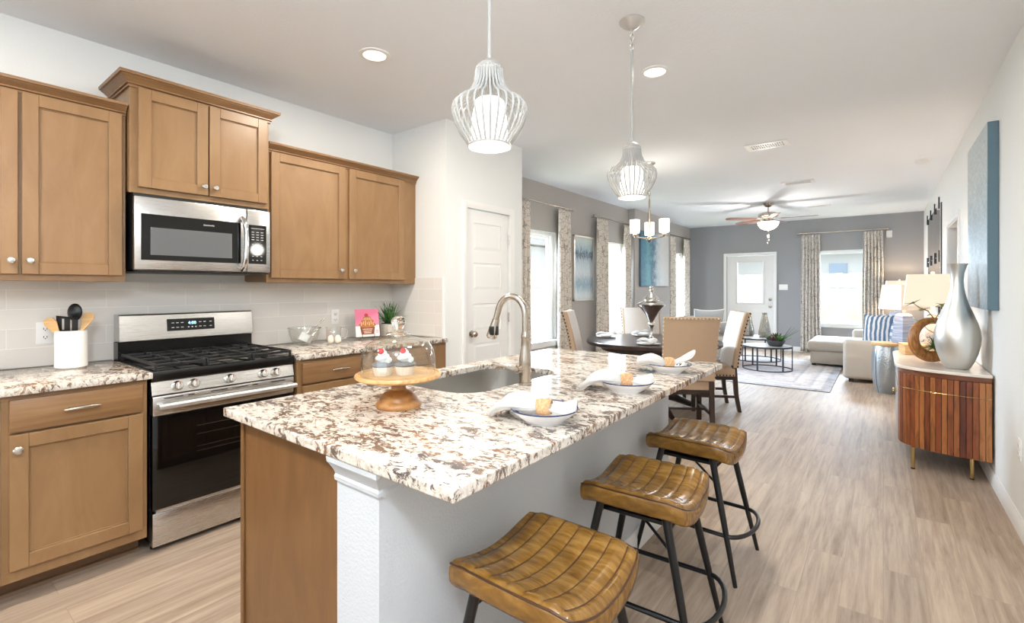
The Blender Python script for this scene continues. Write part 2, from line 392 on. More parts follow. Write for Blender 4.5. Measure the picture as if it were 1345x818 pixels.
# backsplash tile
def m_tile():
    m = mat('pale_grey_subway_tile', (214, 209, 202), 0.2); k = N(m); tc = k.n('ShaderNodeTexCoord'); sp = k.n('ShaderNodeSeparateXYZ'); k.l(tc, 'Object', sp, 0)
    ad = k.n('ShaderNodeMath', _operation='ADD'); k.l(sp, 'X', ad, 0); k.l(sp, 'Y', ad, 1)
    cb = k.n('ShaderNodeCombineXYZ'); k.l(ad, 'Value', cb, 'X'); k.l(sp, 'Z', cb, 'Y')
    ofs = k.n('ShaderNodeVectorMath', _operation='ADD'); ofs.inputs[1].default_value = (4.0 * 1 + 0.006, -0.917 + 0.0, 0); k.l(cb, 'Vector', ofs, 0)
    br = k.n('ShaderNodeTexBrick'); br.offset = 0.5
    for a, v in (('Scale', 1.0), ('Mortar Size', 0.0018), ('Mortar Smooth', 0.2), ('Bias', 0.0), ('Brick Width', 0.402), ('Row Height', 0.102)): br.inputs[a].default_value = v
    br.inputs['Color1'].default_value = (*lin((222, 217, 211)), 1); br.inputs['Color2'].default_value = (*lin((228, 224, 218)), 1); br.inputs['Mortar'].default_value = (*lin((240, 237, 232)), 1)
    k.l(ofs, 'Vector', br, 'Vector'); k.col(br, 'Color'); k.bump(br, 'Fac', 0.3, -0.002); return m
tile_m = m_tile()
b = B(); b.box(XK, XK + 0.009, -2.4, YP, 0.918, 1.372); b.box(XK + 0.009, -2.915, YP - 0.009, YP, 0.918, 1.420)
struct('wall_backsplash', b, tile_m, smooth=0)
b = B(); b.box(-2.915, -2.909, YP - 0.011, YP, 0.918, 1.422); struct('trim_2', b, trim_m, smooth=0)

# pantry door (door_1): five raised panels in a white slab
def panel_slab(b, y0, y1, z0, z1, x, pans, dep=0.035):
    b.box(x - dep, x - 0.008, y0, y1, z0, z1)
    ys = sorted(pans)
    pa, pb = pans[0][0], pans[0][1]
    b.box(x - 0.008, x, y0, pa, z0, z1); b.box(x - 0.008, x, pb, y1, z0, z1)
    zz = z0
    for p in sorted(pans, key=lambda q: q[2]): b.box(x - 0.008, x, pa, pb, zz, p[2]); zz = p[3]
    b.box(x - 0.008, x, pa, pb, zz, z1)
    for p in pans:   # sloped raised field
        o = [(p[0], p[2]), (p[1], p[2]), (p[1], p[3]), (p[0], p[3])]; i = [(p[0] + .03, p[2] + .03), (p[1] - .03, p[2] + .03), (p[1] - .03, p[3] - .03), (p[0] + .03, p[3] - .03)]
        O = [b.bm.verts.new((x - 0.0078, u, v)) for u, v in o]; I = [b.bm.verts.new((x - 0.001, u, v)) for u, v in i]
        b.face(I)
        for q in range(4): b.face([O[q], O[(q + 1) % 4], I[(q + 1) % 4], I[q]])
    return b
d1 = sroot('door_1', (XP, 3.39, 0), 'white five-panel pantry door beside the kitchen counter', 'door')
off = d1.location
pans = [(3.195, 3.585, z, z + 0.245) for z in (0.225, 0.585, 0.945, 1.315, 1.675)]
link('door_panel', panel_slab(B(), 3.095, 3.69, 0.01, 2.035, XP - 0.018, pans), trim_m, d1, off, smooth=0)
def casing(b, axis, p, a0, a1, z, sgn, w=0.06):
    pf = [(0, 0), (0.010, 0), (0.012, w * 0.25), (0.016, w * 0.35), (0.018, w * 0.8), (0.016, w), (0, w)]
    # three mitred pieces, profile (out, across)
    n = len(pf)
    def P(u, v, za):
        return (p + sgn * u, v, za) if axis == 'X' else (v, p + sgn * u, za)
    rows = []
    for u, ac in pf: rows.append([P(u, a0 - ac, 0), P(u, a0 - ac, z + ac), P(u, a1 + ac, z + ac), P(u, a1 + ac, 0)])
    V = [[b.bm.verts.new(q) for q in r_] for r_ in rows]
    for i in range(n):
        for j in range(3): b.face([V[i][j], V[i][j + 1], V[(i + 1) % n][j + 1], V[(i + 1) % n][j]])
    return b
link('casing', casing(B(), 'X', XP, 3.09, 3.695, 2.04, 1), trim_m, d1, off)
b = B(); b.lathe([(0, 0), (0.030, 0), (0.031, 0.006), (0.014, 0.010), (0.012, 0.024), (0.020, 0.030), (0.028, 0.040), (0.028, 0.052), (0.020, 0.062), (0, 0.064)], (XP - 0.018, 3.165, 0.925), 24, 'X'); link('knob', b, nickel, d1, off)
for z in (0.25, 1.05, 1.80):
    b = B(); b.cyl((XP - 0.004, 3.690, z - 0.045), 0.006, 0.09); link('hinge', b, satin, d1, off)
# doorway to the hall
t = sroot('trim_3', (XR, 6.97, 0), 'white casing around the hall doorway in the right wall', 'door casing')
link('casing', casing(B(), 'X', XR, 6.44, 7.50, 2.04, -1), trim_m, t, t.location)
b = B(); b.box(XR, XR + 0.12, 6.44, 6.455, 0, 2.04); b.box(XR, XR + 0.12, 7.485, 7.50, 0, 2.04); b.box(XR, XR + 0.12, 6.455, 7.485, 2.025, 2.04); link('jamb', b, trim_m, t, t.location, smooth=0)

# back door (door_2) with a glazed upper half
d2 = sroot('door_2', (-2.34, YB, 0), 'white half-glazed back door in the grey wall', 'door'); off = d2.location
b = B(); yd = YB + 0.03
gx0, gx1, gz0, gz1 = -2.60, -2.075, 1.00, 1.90
b.box(-2.81, gx0, yd, yd + 0.04, 0.01, 2.04); b.box(gx1, -1.873, yd, yd + 0.04, 0.01, 2.04); b.box(gx0, gx1, yd, yd + 0.04, 0.01, gz0); b.box(gx0, gx1, yd, yd + 0.04, gz1, 2.04)
for x0, x1 in ((-2.64, -2.38), (-2.30, -2.03)):
    b.box(x0, x1, yd - 0.004, yd, 0.22, 0.86, 0.003); b.box(x0 + 0.03, x1 - 0.03, yd - 0.009, yd, 0.25, 0.83, 0.004)
link('door_panel', b, trim_m, d2, off, smooth=0)
b = B()
for x0, x1, z0, z1 in ((gx0 - .03, gx0 + .012, gz0 - .03, gz1 + .03), (gx1 - .012, gx1 + .03, gz0 - .03, gz1 + .03), (gx0, gx1, gz0 - .03, gz0 + .012), (gx0, gx1, gz1 - .012, gz1 + .03)): b.box(x0, x1, yd - 0.012, yd + 0.002, z0, z1, 0.004)
link('glazing_frame', b, trim_m, d2, off)
b = B(); b.box(gx0, gx1, yd + 0.018, yd + 0.022, gz0, gz1); link('pane', b, pane_m, d2, off, smooth=0)
link('casing', casing(B(), 'Y', YB, -2.815, -1.868, 2.045, -1), trim_m, d2, off)
for nm, z in (('deadbolt', 1.08), ('knob', 0.925)):
    b = B(); b.lathe([(0, 0), (0.032, 0), (0.032, -0.008), (0.016, -0.012), (0.018, -0.035 if nm == 'knob' else -0.02), (0.028, -0.045 if nm == 'knob' else -0.024), (0.022, -0.06 if nm == 'knob' else -0.03), (0, -0.062 if nm == 'knob' else -0.032)], (-1.935, yd, z), 20, 'Y'); link(nm, b, nickel, d2, off)
b = B(); b.box(-2.815, -1.868, YB - 0.01, YB + 0.12, 0, 0.012); link('threshold', b, nickel, d2, off, smooth=0)

# windows: drywall-return openings, single-hung sashes, white sills
def window(n, axis, p, a0, a1, z0, z1, sgn, label):
    """p: inner wall plane; sgn: direction towards the outside"""
    ctr = (a0 + a1) / 2
    root = sroot('window_%d' % n, (p, ctr, z0) if axis == 'X' else (ctr, p, z0), label, 'window'); off = root.location
    def bx(b, u0, u1, d0, d1, za, zb, bev=0.0):
        e0, e1 = sorted((p + sgn * d0, p + sgn * d1))
        if axis == 'X': b.box(e0, e1, u0, u1, za, zb, bev)
        else: b.box(u0, u1, e0, e1, za, zb, bev)
    def frame(b, u0, u1, d0, d1, za, zb, w):
        bx(b, u0, u0 + w, d0, d1, za, zb); bx(b, u1 - w, u1, d0, d1, za, zb); bx(b, u0 + w, u1 - w, d0, d1, za, za + w); bx(b, u0 + w, u1 - w, d0, d1, zb - w, zb)
    b = B(); frame(b, a0, a1, 0.055, 0.13, z0, z1, 0.04); link('frame', b, trim_m, root, off, smooth=0)
    zm = z0 + (z1 - z0) * 0.49
    b = B(); frame(b, a0 + 0.04, a1 - 0.04, 0.065, 0.095, z0 + 0.04, zm + 0.02, 0.035); link('sash', b, trim_m, root, off, smooth=0)
    b = B(); frame(b, a0 + 0.04, a1 - 0.04, 0.095, 0.120, zm - 0.02, z1 - 0.04, 0.035); link('sash', b, trim_m, root, off, smooth=0)
    for d, za, zb in ((0.080, z0 + 0.07, zm - 0.01), (0.108, zm + 0.01, z1 - 0.07)):
        b = B(); bx(b, a0 + 0.07, a1 - 0.07, d - 0.002, d + 0.002, za, zb); link('pane', b, pane_m, root, off, smooth=0)
    b = B(); bx(b, a0 - 0.03, a1 + 0.03, -0.03, 0.06, z0 - 0.004, z0 + 0.016, 0.004); bx(b, a0 - 0.015, a1 + 0.015, -0.014, 0.0, z0 - 0.07, z0 - 0.004, 0.004); link('sill', b, trim_m, root, off)
    b = B(); bx(b, ctr - 0.03, ctr + 0.03, 0.045, 0.066, zm + 0.02, zm + 0.035, 0.004); link('latch', b, white_pl, root, off)
window(1, 'X', XD, 4.83, 5.71, 0.60, 2.10, -1, 'white window nearest the pantry, left of the framed picture')
window(2, 'X', XD, 7.0, 7.93, 0.60, 2.10, -1, 'white window between the framed picture and the blue canvas')
window(3, 'X', XD, 10.2, 11.1, 0.60, 2.10, -1, 'white window next to the far corner of the dining wall')
window(4, 'Y', YB, -1.13, -0.21, 0.60, 2.09, 1, 'white window in the back wall behind the sofa chaise')

# outdoors: lawn, plank fences, neighbouring houses
lawn_m = m_wood('dry_lawn', (120, 130, 84), (150, 154, 104), (176, 172, 128), (1, 1, 1), 0.95, 2)
fence_m = m_wood('pale_cedar_fence', (206, 182, 150), (222, 202, 172), (234, 218, 192), (1, 9, 0.6), 0.8, 2)
siding_m = mat('pale_house_siding', (208, 206, 203), 0.7); roof_m = m_wood('grey_shingle_roof', (150, 146, 142), (172, 168, 164), (190, 186, 182), (3, 12, 12), 0.9, 3)
b = B(); b.box(-30, 30, -20, 45, -0.35, -0.125); struct('ground', b, lawn_m, smooth=0)
def fence(x0, x1, y0, y1, label):
    t = thing('plank_fence', label, 'fence', (x0, y0, -0.13)); off = t.location
    L = math.hypot(x1 - x0, y1 - y0); n = int(L / 0.145); dx, dy = (x1 - x0) / L, (y1 - y0) / L; ang = math.atan2(dy, dx)
    M = Matrix.Translation((x0, y0, 0)) @ Matrix.Rotation(ang, 4, 'Z')
    b = B()
    for i in range(n): b.box(i * 0.145, i * 0.145 + 0.139, 0, 0.018, -0.13, 1.72 + 0.01 * ((i * 7) % 3), M=M)
    link('boards', b, fence_m, t, off, smooth=0)
    b = B()
    for z in (0.2, 0.8, 1.45): b.box(0, L, 0.018, 0.056, z, z + 0.09, M=M)
    link('rails', b, fence_m, t, off, smooth=0)
fence(-6.2, -6.2, 2.0, 15.9, 'pale cedar fence outside the dining windows')
fence(-6.1, 6.0, 16.0, 16.0, 'pale cedar fence outside the back window and door')
def house(x0, x1, y0, y1, h, label, wins, axis):
    t = thing('neighbor_house', label, 'house', ((x0 + x1) / 2, (y0 + y1) / 2, -0.13)); off = t.location
    b = B(); b.box(x0, x1, y0, y1, -0.13, h); link('walls', b, siding_m, t, off, smooth=0)
    b = B(); e = 0.4
    if axis == 'Y': b.prism([(y0 - e, h - 0.1), (y1 + e, h - 0.1), (y1 + e, h + 0.05), ((y0 + y1) / 2, h + 2.2), (y0 - e, h + 0.05)], 'X', x0 - e, x1 + e)
    else: b.prism([(x0 - e, h - 0.1), (x1 + e, h - 0.1), (x1 + e, h + 0.05), ((x0 + x1) / 2, h + 2.2), (x0 - e, h + 0.05)], 'Y', y0 - e, y1 + e)
    link('roof', b, roof_m, t, off, smooth=0)
    for (wx0, wx1, wy0, wy1, z0, z1) in wins:
        b = B(); b.box(wx0, wx1, wy0, wy1, z0, z1); link('window', b, mat('grey_window_glass', (118, 134, 150), 0.1), t, off, smooth=0)
house(-6, 6, 19.5, 27, 2.6, 'pale neighbouring house beyond the back fence', [(-1.45, -0.95, 19.46, 19.5, 1.5, 2.15)], 'Y')
house(-17, -8.5, 1.0, 16, 2.7, 'pale neighbouring house beyond the side fence', [], 'X')

# ------------------------------------------------------------------ kitchen cabinets
def shaker(b, X, y0, y1, z0, z1, th=0.021, st=0.058, rec=0.013):
    b.box(X, X + th - rec, y0 + st - 0.004, y1 - st + 0.004, z0 + st - 0.004, z1 - st + 0.004)
    for a in ((y0, y0 + st, z0, z1), (y1 - st, y1, z0, z1), (y0 + st, y1 - st, z0, z0 + st), (y0 + st, y1 - st, z1 - st, z1)):
        b.box(X, X + th, a[0], a[1], a[2], a[3], 0.0022, 1)
    # small inner bead
    w = 0.006
    for a in ((y0 + st, y0 + st + w, z0 + st, z1 - st), (y1 - st - w, y1 - st, z0 + st, z1 - st), (y0 + st, y1 - st, z0 + st, z0 + st + w), (y0 + st, y1 - st, z1 - st - w, z1 - st)):
        b.box(X, X + th - rec + 0.004, a[0], a[1], a[2], a[3], 0.0015, 1)
    return b
def knob_b(p, s=1.0):
    return B().lathe([(0, 0), (0.009 * s, 0), (0.008 * s, 0.004), (0.005 * s, 0.008), (0.006 * s, 0.014), (0.015 * s, 0.019), (0.016 * s, 0.024), (0.012 * s, 0.029), (0, 0.031)], p, 20, 'X')
def pull_b(X, yc, z, L=0.10):
    b = B()
    for s in (-1, 1): b.tube([(X, yc + s * L * 0.42, z), (X + 0.022, yc + s * L * 0.42, z)], 0.005, 8)
    b.tube([(X + 0.022, yc - L * 0.62, z - 0.002), (X + 0.026, yc - L * 0.42, z), (X + 0.030, yc, z + 0.002), (X + 0.026, yc + L * 0.42, z), (X + 0.022, yc + L * 0.62, z - 0.002)], [0.004, 0.0075, 0.0085, 0.0075, 0.004], 10)
    return b
CP = [(0, 0), (0.009, 0), (0.009, 0.007), (0.005, 0.009), (0.005, 0.012), (0.014, 0.014), (0.014, 0.020), (0.010, 0.022), (0.014, 0.026), (0.026, 0.036), (0.038, 0.044), (0.038, 0.047), (0.046, 0.048), (0.048, 0.062), (0, 0.062)]
def crown_b(xb, xf, y0, y1, z, left, right, k=1.0):
    b = B(); rows = []
    for o, h in CP:
        o *= k; h *= k; l = o if left else 0; r_ = o if right else 0
        rows.append([(xb, y0 - l, z + h), (xf + o, y0 - l, z + h), (xf + o, y1 + r_, z + h), (xb, y1 + r_, z + h)])
    V = [[b.bm.verts.new(q) for q in rw] for rw in rows]; n = len(V)
    for i in range(n):
        for j in range(3): b.face([V[i][j], V[i][j + 1], V[(i + 1) % n][j + 1], V[(i + 1) % n][j]])
    b.face([V[i][0] for i in range(n)]); b.face([V[i][3] for i in range(n)][::-1])
    b.box(xb, xf, y0, y1, z + 0.02, z + 0.06 * k - 0.004)
    return b
XU = -3.257
def wall_cab(label, xf, y0, y1, z0, z1, doors, knobs, crown, group='wall cabinets over the counter'):
    t = thing('wall_cabinet', label, 'cabinet', ((XK + xf) / 2, (y0 + y1) / 2, z0), 0, group); off = t.location
    b = B(); b.box(XK + 0.0005, xf - 0.02, y0, y1, z0 + 0.012, z1); b.box(XK + 0.02, xf - 0.02, y0 + 0.001, y1 - 0.001, z0 + 0.006, z0 + 0.014)
    # face frame
    b.box(xf - 0.02, xf, y0, y1, z0, z0 + 0.035, 0.001, 1); b.box(xf - 0.02, xf, y0, y1, z1 - 0.05, z1, 0.001, 1)
    ys = [y0] + [v for d in doors for v in d] + [y1]
    for i in range(0, len(ys), 2): b.box(xf - 0.02, xf, min(ys[i], ys[i + 1]) - (0 if i == 0 else 0.01), ys[i + 1] + (0 if i == len(ys) - 2 else 0.01), z0 + 0.035, z1 - 0.05, 0.001, 1)
    link('body', b, maple, t, off, smooth=0)
    for (a, c), (ky, kz), zt, zb in zip(doors, knobs, [z1 - 0.015] * 9, [z0 + 0.032] * 9):
        d = link('door', shaker(B(), xf + 0.001, a, c, zb, zt), maple, t, off, smooth=30)
        link('knob', knob_b((xf + 0.021, ky, kz)), satin, d, off)
    link('crown_molding', crown_b(XK + 0.001, xf, y0, y1, z1 - 0.02, *crown), maple_h, t, off, smooth=30)
    return t
wall_cab('maple wall cabinet left of the microwave, with two tall doors', XU, -0.05, 0.784, 1.370, 2.285, [(-0.02, 0.372), (0.385, 0.766)], [(0.348, 1.467), (0.412, 1.467)], (False, False))
wall_cab('raised maple cabinet with two short doors directly above the microwave', -3.21, 0.790, 1.530, 1.853, 2.440, [(0.825, 1.164), (1.172, 1.512)], [(1.140, 1.935), (1.200, 1.935)], (True, True, 1.15))
wall_cab('maple wall cabinet right of the microwave, ending at the pantry wall', XU, 1.537, YP - 0.001, 1.370, 2.265, [(1.560, 2.122), (2.155, 2.690)], [(2.080, 1.468), (2.195, 1.468)], (False, False))

XC = -2.88
def base_cab(label, y0, y1, cols, group='base cabinets along the kitchen wall', endpanel=True):
    t = thing('base_cabinet', label, 'cabinet', ((XK + XC) / 2, (y0 + y1) / 2, 0), 0, group); off = t.location
    b = B(); b.box(XK + 0.001, XC - 0.02, y0, y1, 0.10, 0.886)
    b.box(XC - 0.02, XC, y0, y1, 0.135 - 0.03, 0.155, 0.001, 1); b.box(XC - 0.02, XC, y0, y1, 0.864, 0.886, 0.001, 1); b.box(XC - 0.02, XC - 0.001, y0 + 0.001, y1 - 0.001, 0.715, 0.745)
    ys = [y0] + [v for c in cols for v in (c[0], c[1])] + [y1]
    for i in range(0, len(ys), 2): b.box(XC - 0.02, XC, ys[i] - (0 if i == 0 else 0.012), ys[i + 1] + (0 if i == len(ys) - 2 else 0.012), 0.155, 0.864, 0.001, 1)
    link('body', b, maple, t, off, smooth=0)
    b = B(); b.box(XK + 0.002, -3.015, y0, y1, 0, 0.10); b.prism([(-3.015, 0), (-2.999, 0), (-3.003, 0.012), (-3.012, 0.018), (-3.015, 0.018)], 'Y', y0, y1); link('toe_kick', b, maple_d, t, off, smooth=0)
    for a, c, ky in cols:
        b = B(); b.box(XC + 0.001, XC + 0.021, a, c, 0.733, 0.868, 0.003, 2); d = link('drawer', b, maple_h, t, off, smooth=30)
        link('pull', pull_b(XC + 0.021, (a + c) / 2, 0.802), nickel, d, off)
        d = link('door', shaker(B(), XC + 0.001, a, c, 0.157, 0.722), maple, t, off, smooth=30)
        link('knob', knob_b((XC + 0.021, ky, 0.660), 1.1), satin, d, off)
    return t
base_cab('maple base cabinet left of the range, with one drawer over one door', 0.28, 0.778, [(0.303, 0.758, 0.327)])
base_cab('maple base cabinet at the left edge, mostly out of view', -0.60, 0.279, [(-0.57, 0.245, 0.20)])
base_cab('maple base cabinet right of the range, behind the cake stand', 1.548, YP - 0.001, [(1.575, 2.080, 1.605), (2.112, 2.690, 2.140)])

def top_b(x0, x1, y0, y1):
    b = B(); b.box(x0, x1, y0, y1, 0.887, 0.917, 0.004, 2); return b
solo('countertop', top_b(XK + 0.001, -2.852, -0.62, 0.796), granite, 'granite countertop left of the range, under the white crock', 'countertop', 'granite counters on the kitchen wall')
solo('countertop', top_b(XK + 0.001, -2.852, 1.545, YP - 0.001), granite, 'granite countertop right of the range, under the pink card', 'countertop', 'granite counters on the kitchen wall')

# ------------------------------------------------------------------ gas range
RX = Matrix(((0, 0, 1, 0), (1, 0, 0, 0), (0, 1, 0, 0), (0, 0, 0, 1)))    # text plane -> facing +X
def at(x, y, z): return Matrix.Translation((x, y, z)) @ RX
g = thing('gas_range', 'stainless steel gas range with black grates between the base cabinets', 'range', (-3.2, 1.17, 0)); off = g.location
y0, y1 = 0.803, 1.537
b = B(); b.box(-3.56, -2.945, y0, y1, 0.045, 0.905); b.box(-3.5, -3.0, y0 + 0.03, y1 - 0.03, 0.02, 0.05); link('body', b, black_en, g, off, smooth=0)
for yy in (y0 + 0.03, y1 - 0.03):
    for xx in (-2.97, -3.50):
        b = B(); b.cyl((xx, yy, 0), 0.018, 0.05, seg=14); link('foot', b, black_pl, g, off)
b = B(); b.box(-2.945, -2.895, y0 + 0.002, y1 - 0.002, 0.030, 0.200, 0.006, 2); b.box(-2.95, -2.905, y0 + 0.02, y1 - 0.02, 0.200, 0.212); link('drawer', b, steel, g, off, label='stainless lower drawer')
b = B(); b.box(-2.945, -2.897, y0 + 0.002, y1 - 0.002, 0.216, 0.690, 0.004, 2); dr = link('oven_door', b, black_gl, g, off, label='black glass oven door with a stainless top rail')
b = B(); b.box(-2.945, -2.892, y0 + 0.002, y1 - 0.002, 0.690, 0.789, 0.006, 2); link('top_rail', b, steel, dr, off)
b = B()
for s in range(6): b.box(-2.893, -2.8915, y0 + 0.05 + s * 0.108, y0 + 0.05 + s * 0.108 + (0.03 if s in (1, 4) else 0.085), 0.772, 0.777)
link('vent_grille', b, black_pl, dr, off, smooth=0)
b = B(); b.tube([(-2.845, y0 + 0.014, 0.742), (-2.845, y1 - 0.014, 0.742)], 0.0155, 16)
for yy in (y0 + 0.03, y1 - 0.03): b.box(-2.895, -2.84, yy - 0.014, yy + 0.014, 0.730, 0.754, 0.005, 2)
link('handle', b, mat('pale_satin_handle', (226, 226, 226), 0.3, 0.85), dr, off)
b = B()
for z, w in ((0.60, 0.30), (0.555, 0.30), (0.49, 0.30), (0.465, 0.24)): b.box(-2.8970, -2.8962, y0 + 0.20, y0 + 0.20 + w + 0.13, z, z + 0.004)
link('oven_rack', b, mat('dim_oven_rack', (72, 66, 60), 0.35, 0.8), dr, off, smooth=0)
link('lettering', B().text('FRIGIDAIRE', 0.020, at(-2.8962, 1.415, 0.262)), ink_w, dr, off, smooth=0)
# sloped control panel
b = B(); b.prism([(-2.955, 0.793), (-2.894, 0.793), (-2.912, 0.862), (-2.955, 0.862)], 'Y', y0, y1); cp = link('control_panel', b, steel, g, off, smooth=0, bevel=0.003)
for yk in (0.915, 0.990, 1.170, 1.350, 1.425):
    b = B(); M = Matrix.Translation((-2.904, yk, 0.827)) @ Matrix.Rotation(R(-14), 4, 'Y')
    q = B().lathe([(0, 0), (0.026, 0), (0.026, 0.006), (0.021, 0.010), (0.020, 0.030), (0.017, 0.034), (0, 0.034)], (0, 0, 0), 24, 'X'); b.merge(q, M)
    b.box(0.012, 0.040, -0.005, 0.005, -0.020, 0.020, 0.002, 1, M=M); k = link('knob', b, satin, g, off)
    b = B(); b.box(0.0402, 0.041, -0.0018, 0.0018, 0.006, 0.019, M=M); link('pointer', b, mat('red_dot', (180, 60, 50), 0.5), k, off, smooth=0)
# cooktop, burners, grates
b = B(); b.box(-3.50, -2.893, y0 - 0.003, y1 + 0.003, 0.864, 0.918, 0.008, 2); link('cooktop', b, black_en, g, off)
for (bx, by, br_) in ((-3.05, 0.96, 0.042), (-3.05, 1.385, 0.048), (-3.35, 0.96, 0.036), (-3.35, 1.385, 0.040), (-3.20, 1.17, 0.045)):
    b = B(); b.cyl((bx, by, 0.918), br_ * 1.25, 0.008, seg=24); b.cyl((bx, by, 0.926), br_, 0.010, seg=24, bev=0.003); link('burner', b, black_ir, g, off)
for k in range(3):
    ya, yb = y0 + 0.012 + k * 0.2375, y0 + 0.012 + (k + 1) * 0.2375 - 0.006
    b = B(); zz0, zz1 = 0.938, 0.952
    for x in (-3.485, -3.345, -3.195, -3.045, -2.912): b.box(x, x + 0.013, ya, yb, zz0, zz1, 0.003, 1)
    for y in (ya, (ya + yb) / 2 - 0.006, yb - 0.012): b.box(-3.485, -2.899, y, y + 0.012, zz0, zz1 + 0.002, 0.003, 1)
    for x in (-3.485, -2.912):
        for y in (ya, yb - 0.014): b.box(x, x + 0.014, y, y + 0.014, 0.917, zz1, 0.003, 1)
    for x in (-3.12, -3.27, -3.42): b.box(x, x + 0.012, (ya + yb) / 2 - 0.012, (ya + yb) / 2 + 0.012, zz0, zz1 + 0.008, 0.004, 1)
    link('grate', b, black_ir, g, off)
# backguard
b = B(); b.box(-3.560, -3.475, y0 - 0.002, y1 + 0.002, 0.90, 1.020); link('backguard_base', b, black_en, g, off, smooth=0)
b = B(); b.prism([(-3.565, 1.025), (-3.450, 1.025), (-3.452, 1.050), (-3.468, 1.172), (-3.476, 1.180), (-3.565, 1.180)], 'Y', y0, y1); bg_ = link('backguard', b, steel, g, off, smooth=30, bevel=0.002)
M = Matrix.Translation((-3.4575, 0, 1.108)) @ Matrix.Rotation(R(-7.5), 4, 'Y')
b = B(); b.box(-0.004, 0.001, 1.035, 1.298, -0.037, 0.037, 0.0015, 1, M=M); ds = link('display', b, black_gl, g, off)
link('clock_digits', B().text('4:00', 0.026, M @ Matrix.Translation((0.0012, 1.170, 0.008)) @ RX, 0.0003), disp_m, ds, off, smooth=0)
b = B()
for yy in (1.065, 1.090, 1.115, 1.215, 1.24, 1.275):
    for zz in (0.012, -0.016): b.box(0.0011, 0.0016, yy - 0.007, yy + 0.007, zz - 0.002, zz + 0.002, M=M)
for yy in (1.150, 1.170, 1.190): b.box(0.0011, 0.0016, yy - 0.004, yy + 0.004, -0.020, -0.014, M=M)
link('legend', b, ink_w, ds, off, smooth=0)

# ------------------------------------------------------------------ microwave
mw = thing('microwave', 'stainless over-the-range microwave hanging under the raised cabinet', 'microwave', (-3.37, 1.16, 1.433)); off = mw.location
xm = -3.17; y0, y1, z0, z1 = 0.800, 1.523, 1.433, 1.832
b = B(); b.box(XK + 0.01, xm - 0.035, y0 + 0.004, y1 - 0.004, z0 + 0.004, z1 + 0.018); b.box(XK + 0.03, xm - 0.05, y0 + 0.03, y1 - 0.03, z0 - 0.012, z0 + 0.004); link('body', b, black_pl, mw, off, smooth=0)
b = B(); b.box(xm - 0.035, xm, y0, 1.375, z0, z1, 0.006, 2); dr = link('door', b, steel, mw, off, label='stainless door with a black glass window')
b = B(); b.box(xm - 0.002, xm + 0.0015, 0.830, 1.340, 1.488, 1.740, 0.0012, 1); w_ = link('window', b, black_gl, dr, off)
b = B(); b.box(xm + 0.0014, xm + 0.0020, 0.872, 1.288, 1.517, 1.668, 0.0); link('mesh_screen', b, mat('grey_door_screen', (96, 98, 100), 0.12), dr, off, smooth=0)
link('lettering', B().text('FRIGIDAIRE', 0.0115, at(xm + 0.0016, 1.160, 1.705), 0.0003), ink_w, dr, off, smooth=0)
b = B(); hy = 1.352
b.tube([(xm - 0.002, hy - 0.006, 1.775), (xm + 0.030, hy - 0.004, 1.755), (xm + 0.046, hy, 1.70), (xm + 0.050, hy + 0.002, 1.62), (xm + 0.046, hy, 1.53), (xm + 0.030, hy - 0.004, 1.470), (xm - 0.002, hy - 0.006, 1.448)], [0.014, 0.015, 0.014, 0.0135, 0.014, 0.015, 0.014], 12); link('handle', b, chrome, dr, off)
b = B(); b.box(xm - 0.035, xm, 1.378, y1, z0, z1, 0.006, 2); cp = link('control_panel', b, steel, mw, off)
b = B(); b.box(xm - 0.002, xm + 0.0015, 1.386, 1.496, 1.488, 1.735, 0.0012, 1); link('keypad', b, black_gl, cp, off)
b = B()
for i in range(5):
    for j in range(3): b.box(xm + 0.0014, xm + 0.002, 1.412 + j * 0.026 - 0.005 , 1.412 + j * 0.026 + 0.005, 1.510 + i * 0.025, 1.513 + i * 0.025)
for i in range(4):
    for j in range(3): b.box(xm + 0.0014, xm + 0.002, 1.404 + j * 0.028, 1.404 + j * 0.028 + 0.016, 1.640 + i * 0.016, 1.643 + i * 0.016)
b.box(xm + 0.0014, xm + 0.002, 1.400, 1.482, 1.712, 1.714)
link('legend', b, ink_w, cp, off, smooth=0)
b = B(); b.box(xm - 0.30, xm - 0.004, y0 + 0.01, y1 - 0.01, z0 - 0.010, z0 - 0.001, 0.003, 1); link('vent_base', b, black_pl, mw, off)

# ------------------------------------------------------------------ island
isl = thing('island_cabinet', 'maple island cabinet with a plain end panel under the granite top', 'cabinet', (-1.47, 1.775, 0)); off = isl.location
b = B(); b.box(-1.755, -1.74, 0.77, 2.795, 0.10, 0.886); b.box(-1.74, -1.725, 0.77, 2.795, 0.12, 0.20); b.box(-1.74, -1.185, 0.77, 2.795, 0.0, 0.10); b.box(-1.74, -1.185, 2.78, 2.795, 0.1, 0.886); link('body', b, maple, isl, off, smooth=0)
b = B(); b.box(-1.765, -1.186, 0.752, 0.770, 0, 0.886); b.box(-1.765, -1.745, 0.744, 0.752, 0, 0.886, 0.002, 1); link('end_panel', b, panel_m, isl, off, smooth=0)
for i in range(4):
    a = 0.80 + i * 0.497; c = a + 0.48
    mir = Matrix.Translation((-3.51, 0, 0)) @ Matrix.Scale(1, 4)
    q = shaker(B(), 0, a, c, 0.13, 0.86); bmesh.ops.scale(q.bm, vec=(-1, 1, 1), verts=q.bm.verts[:]); bmesh.ops.translate(q.bm, vec=(-1.756, 0, 0), verts=q.bm.verts[:]); link('door', q, maple, isl, off, smooth=30)
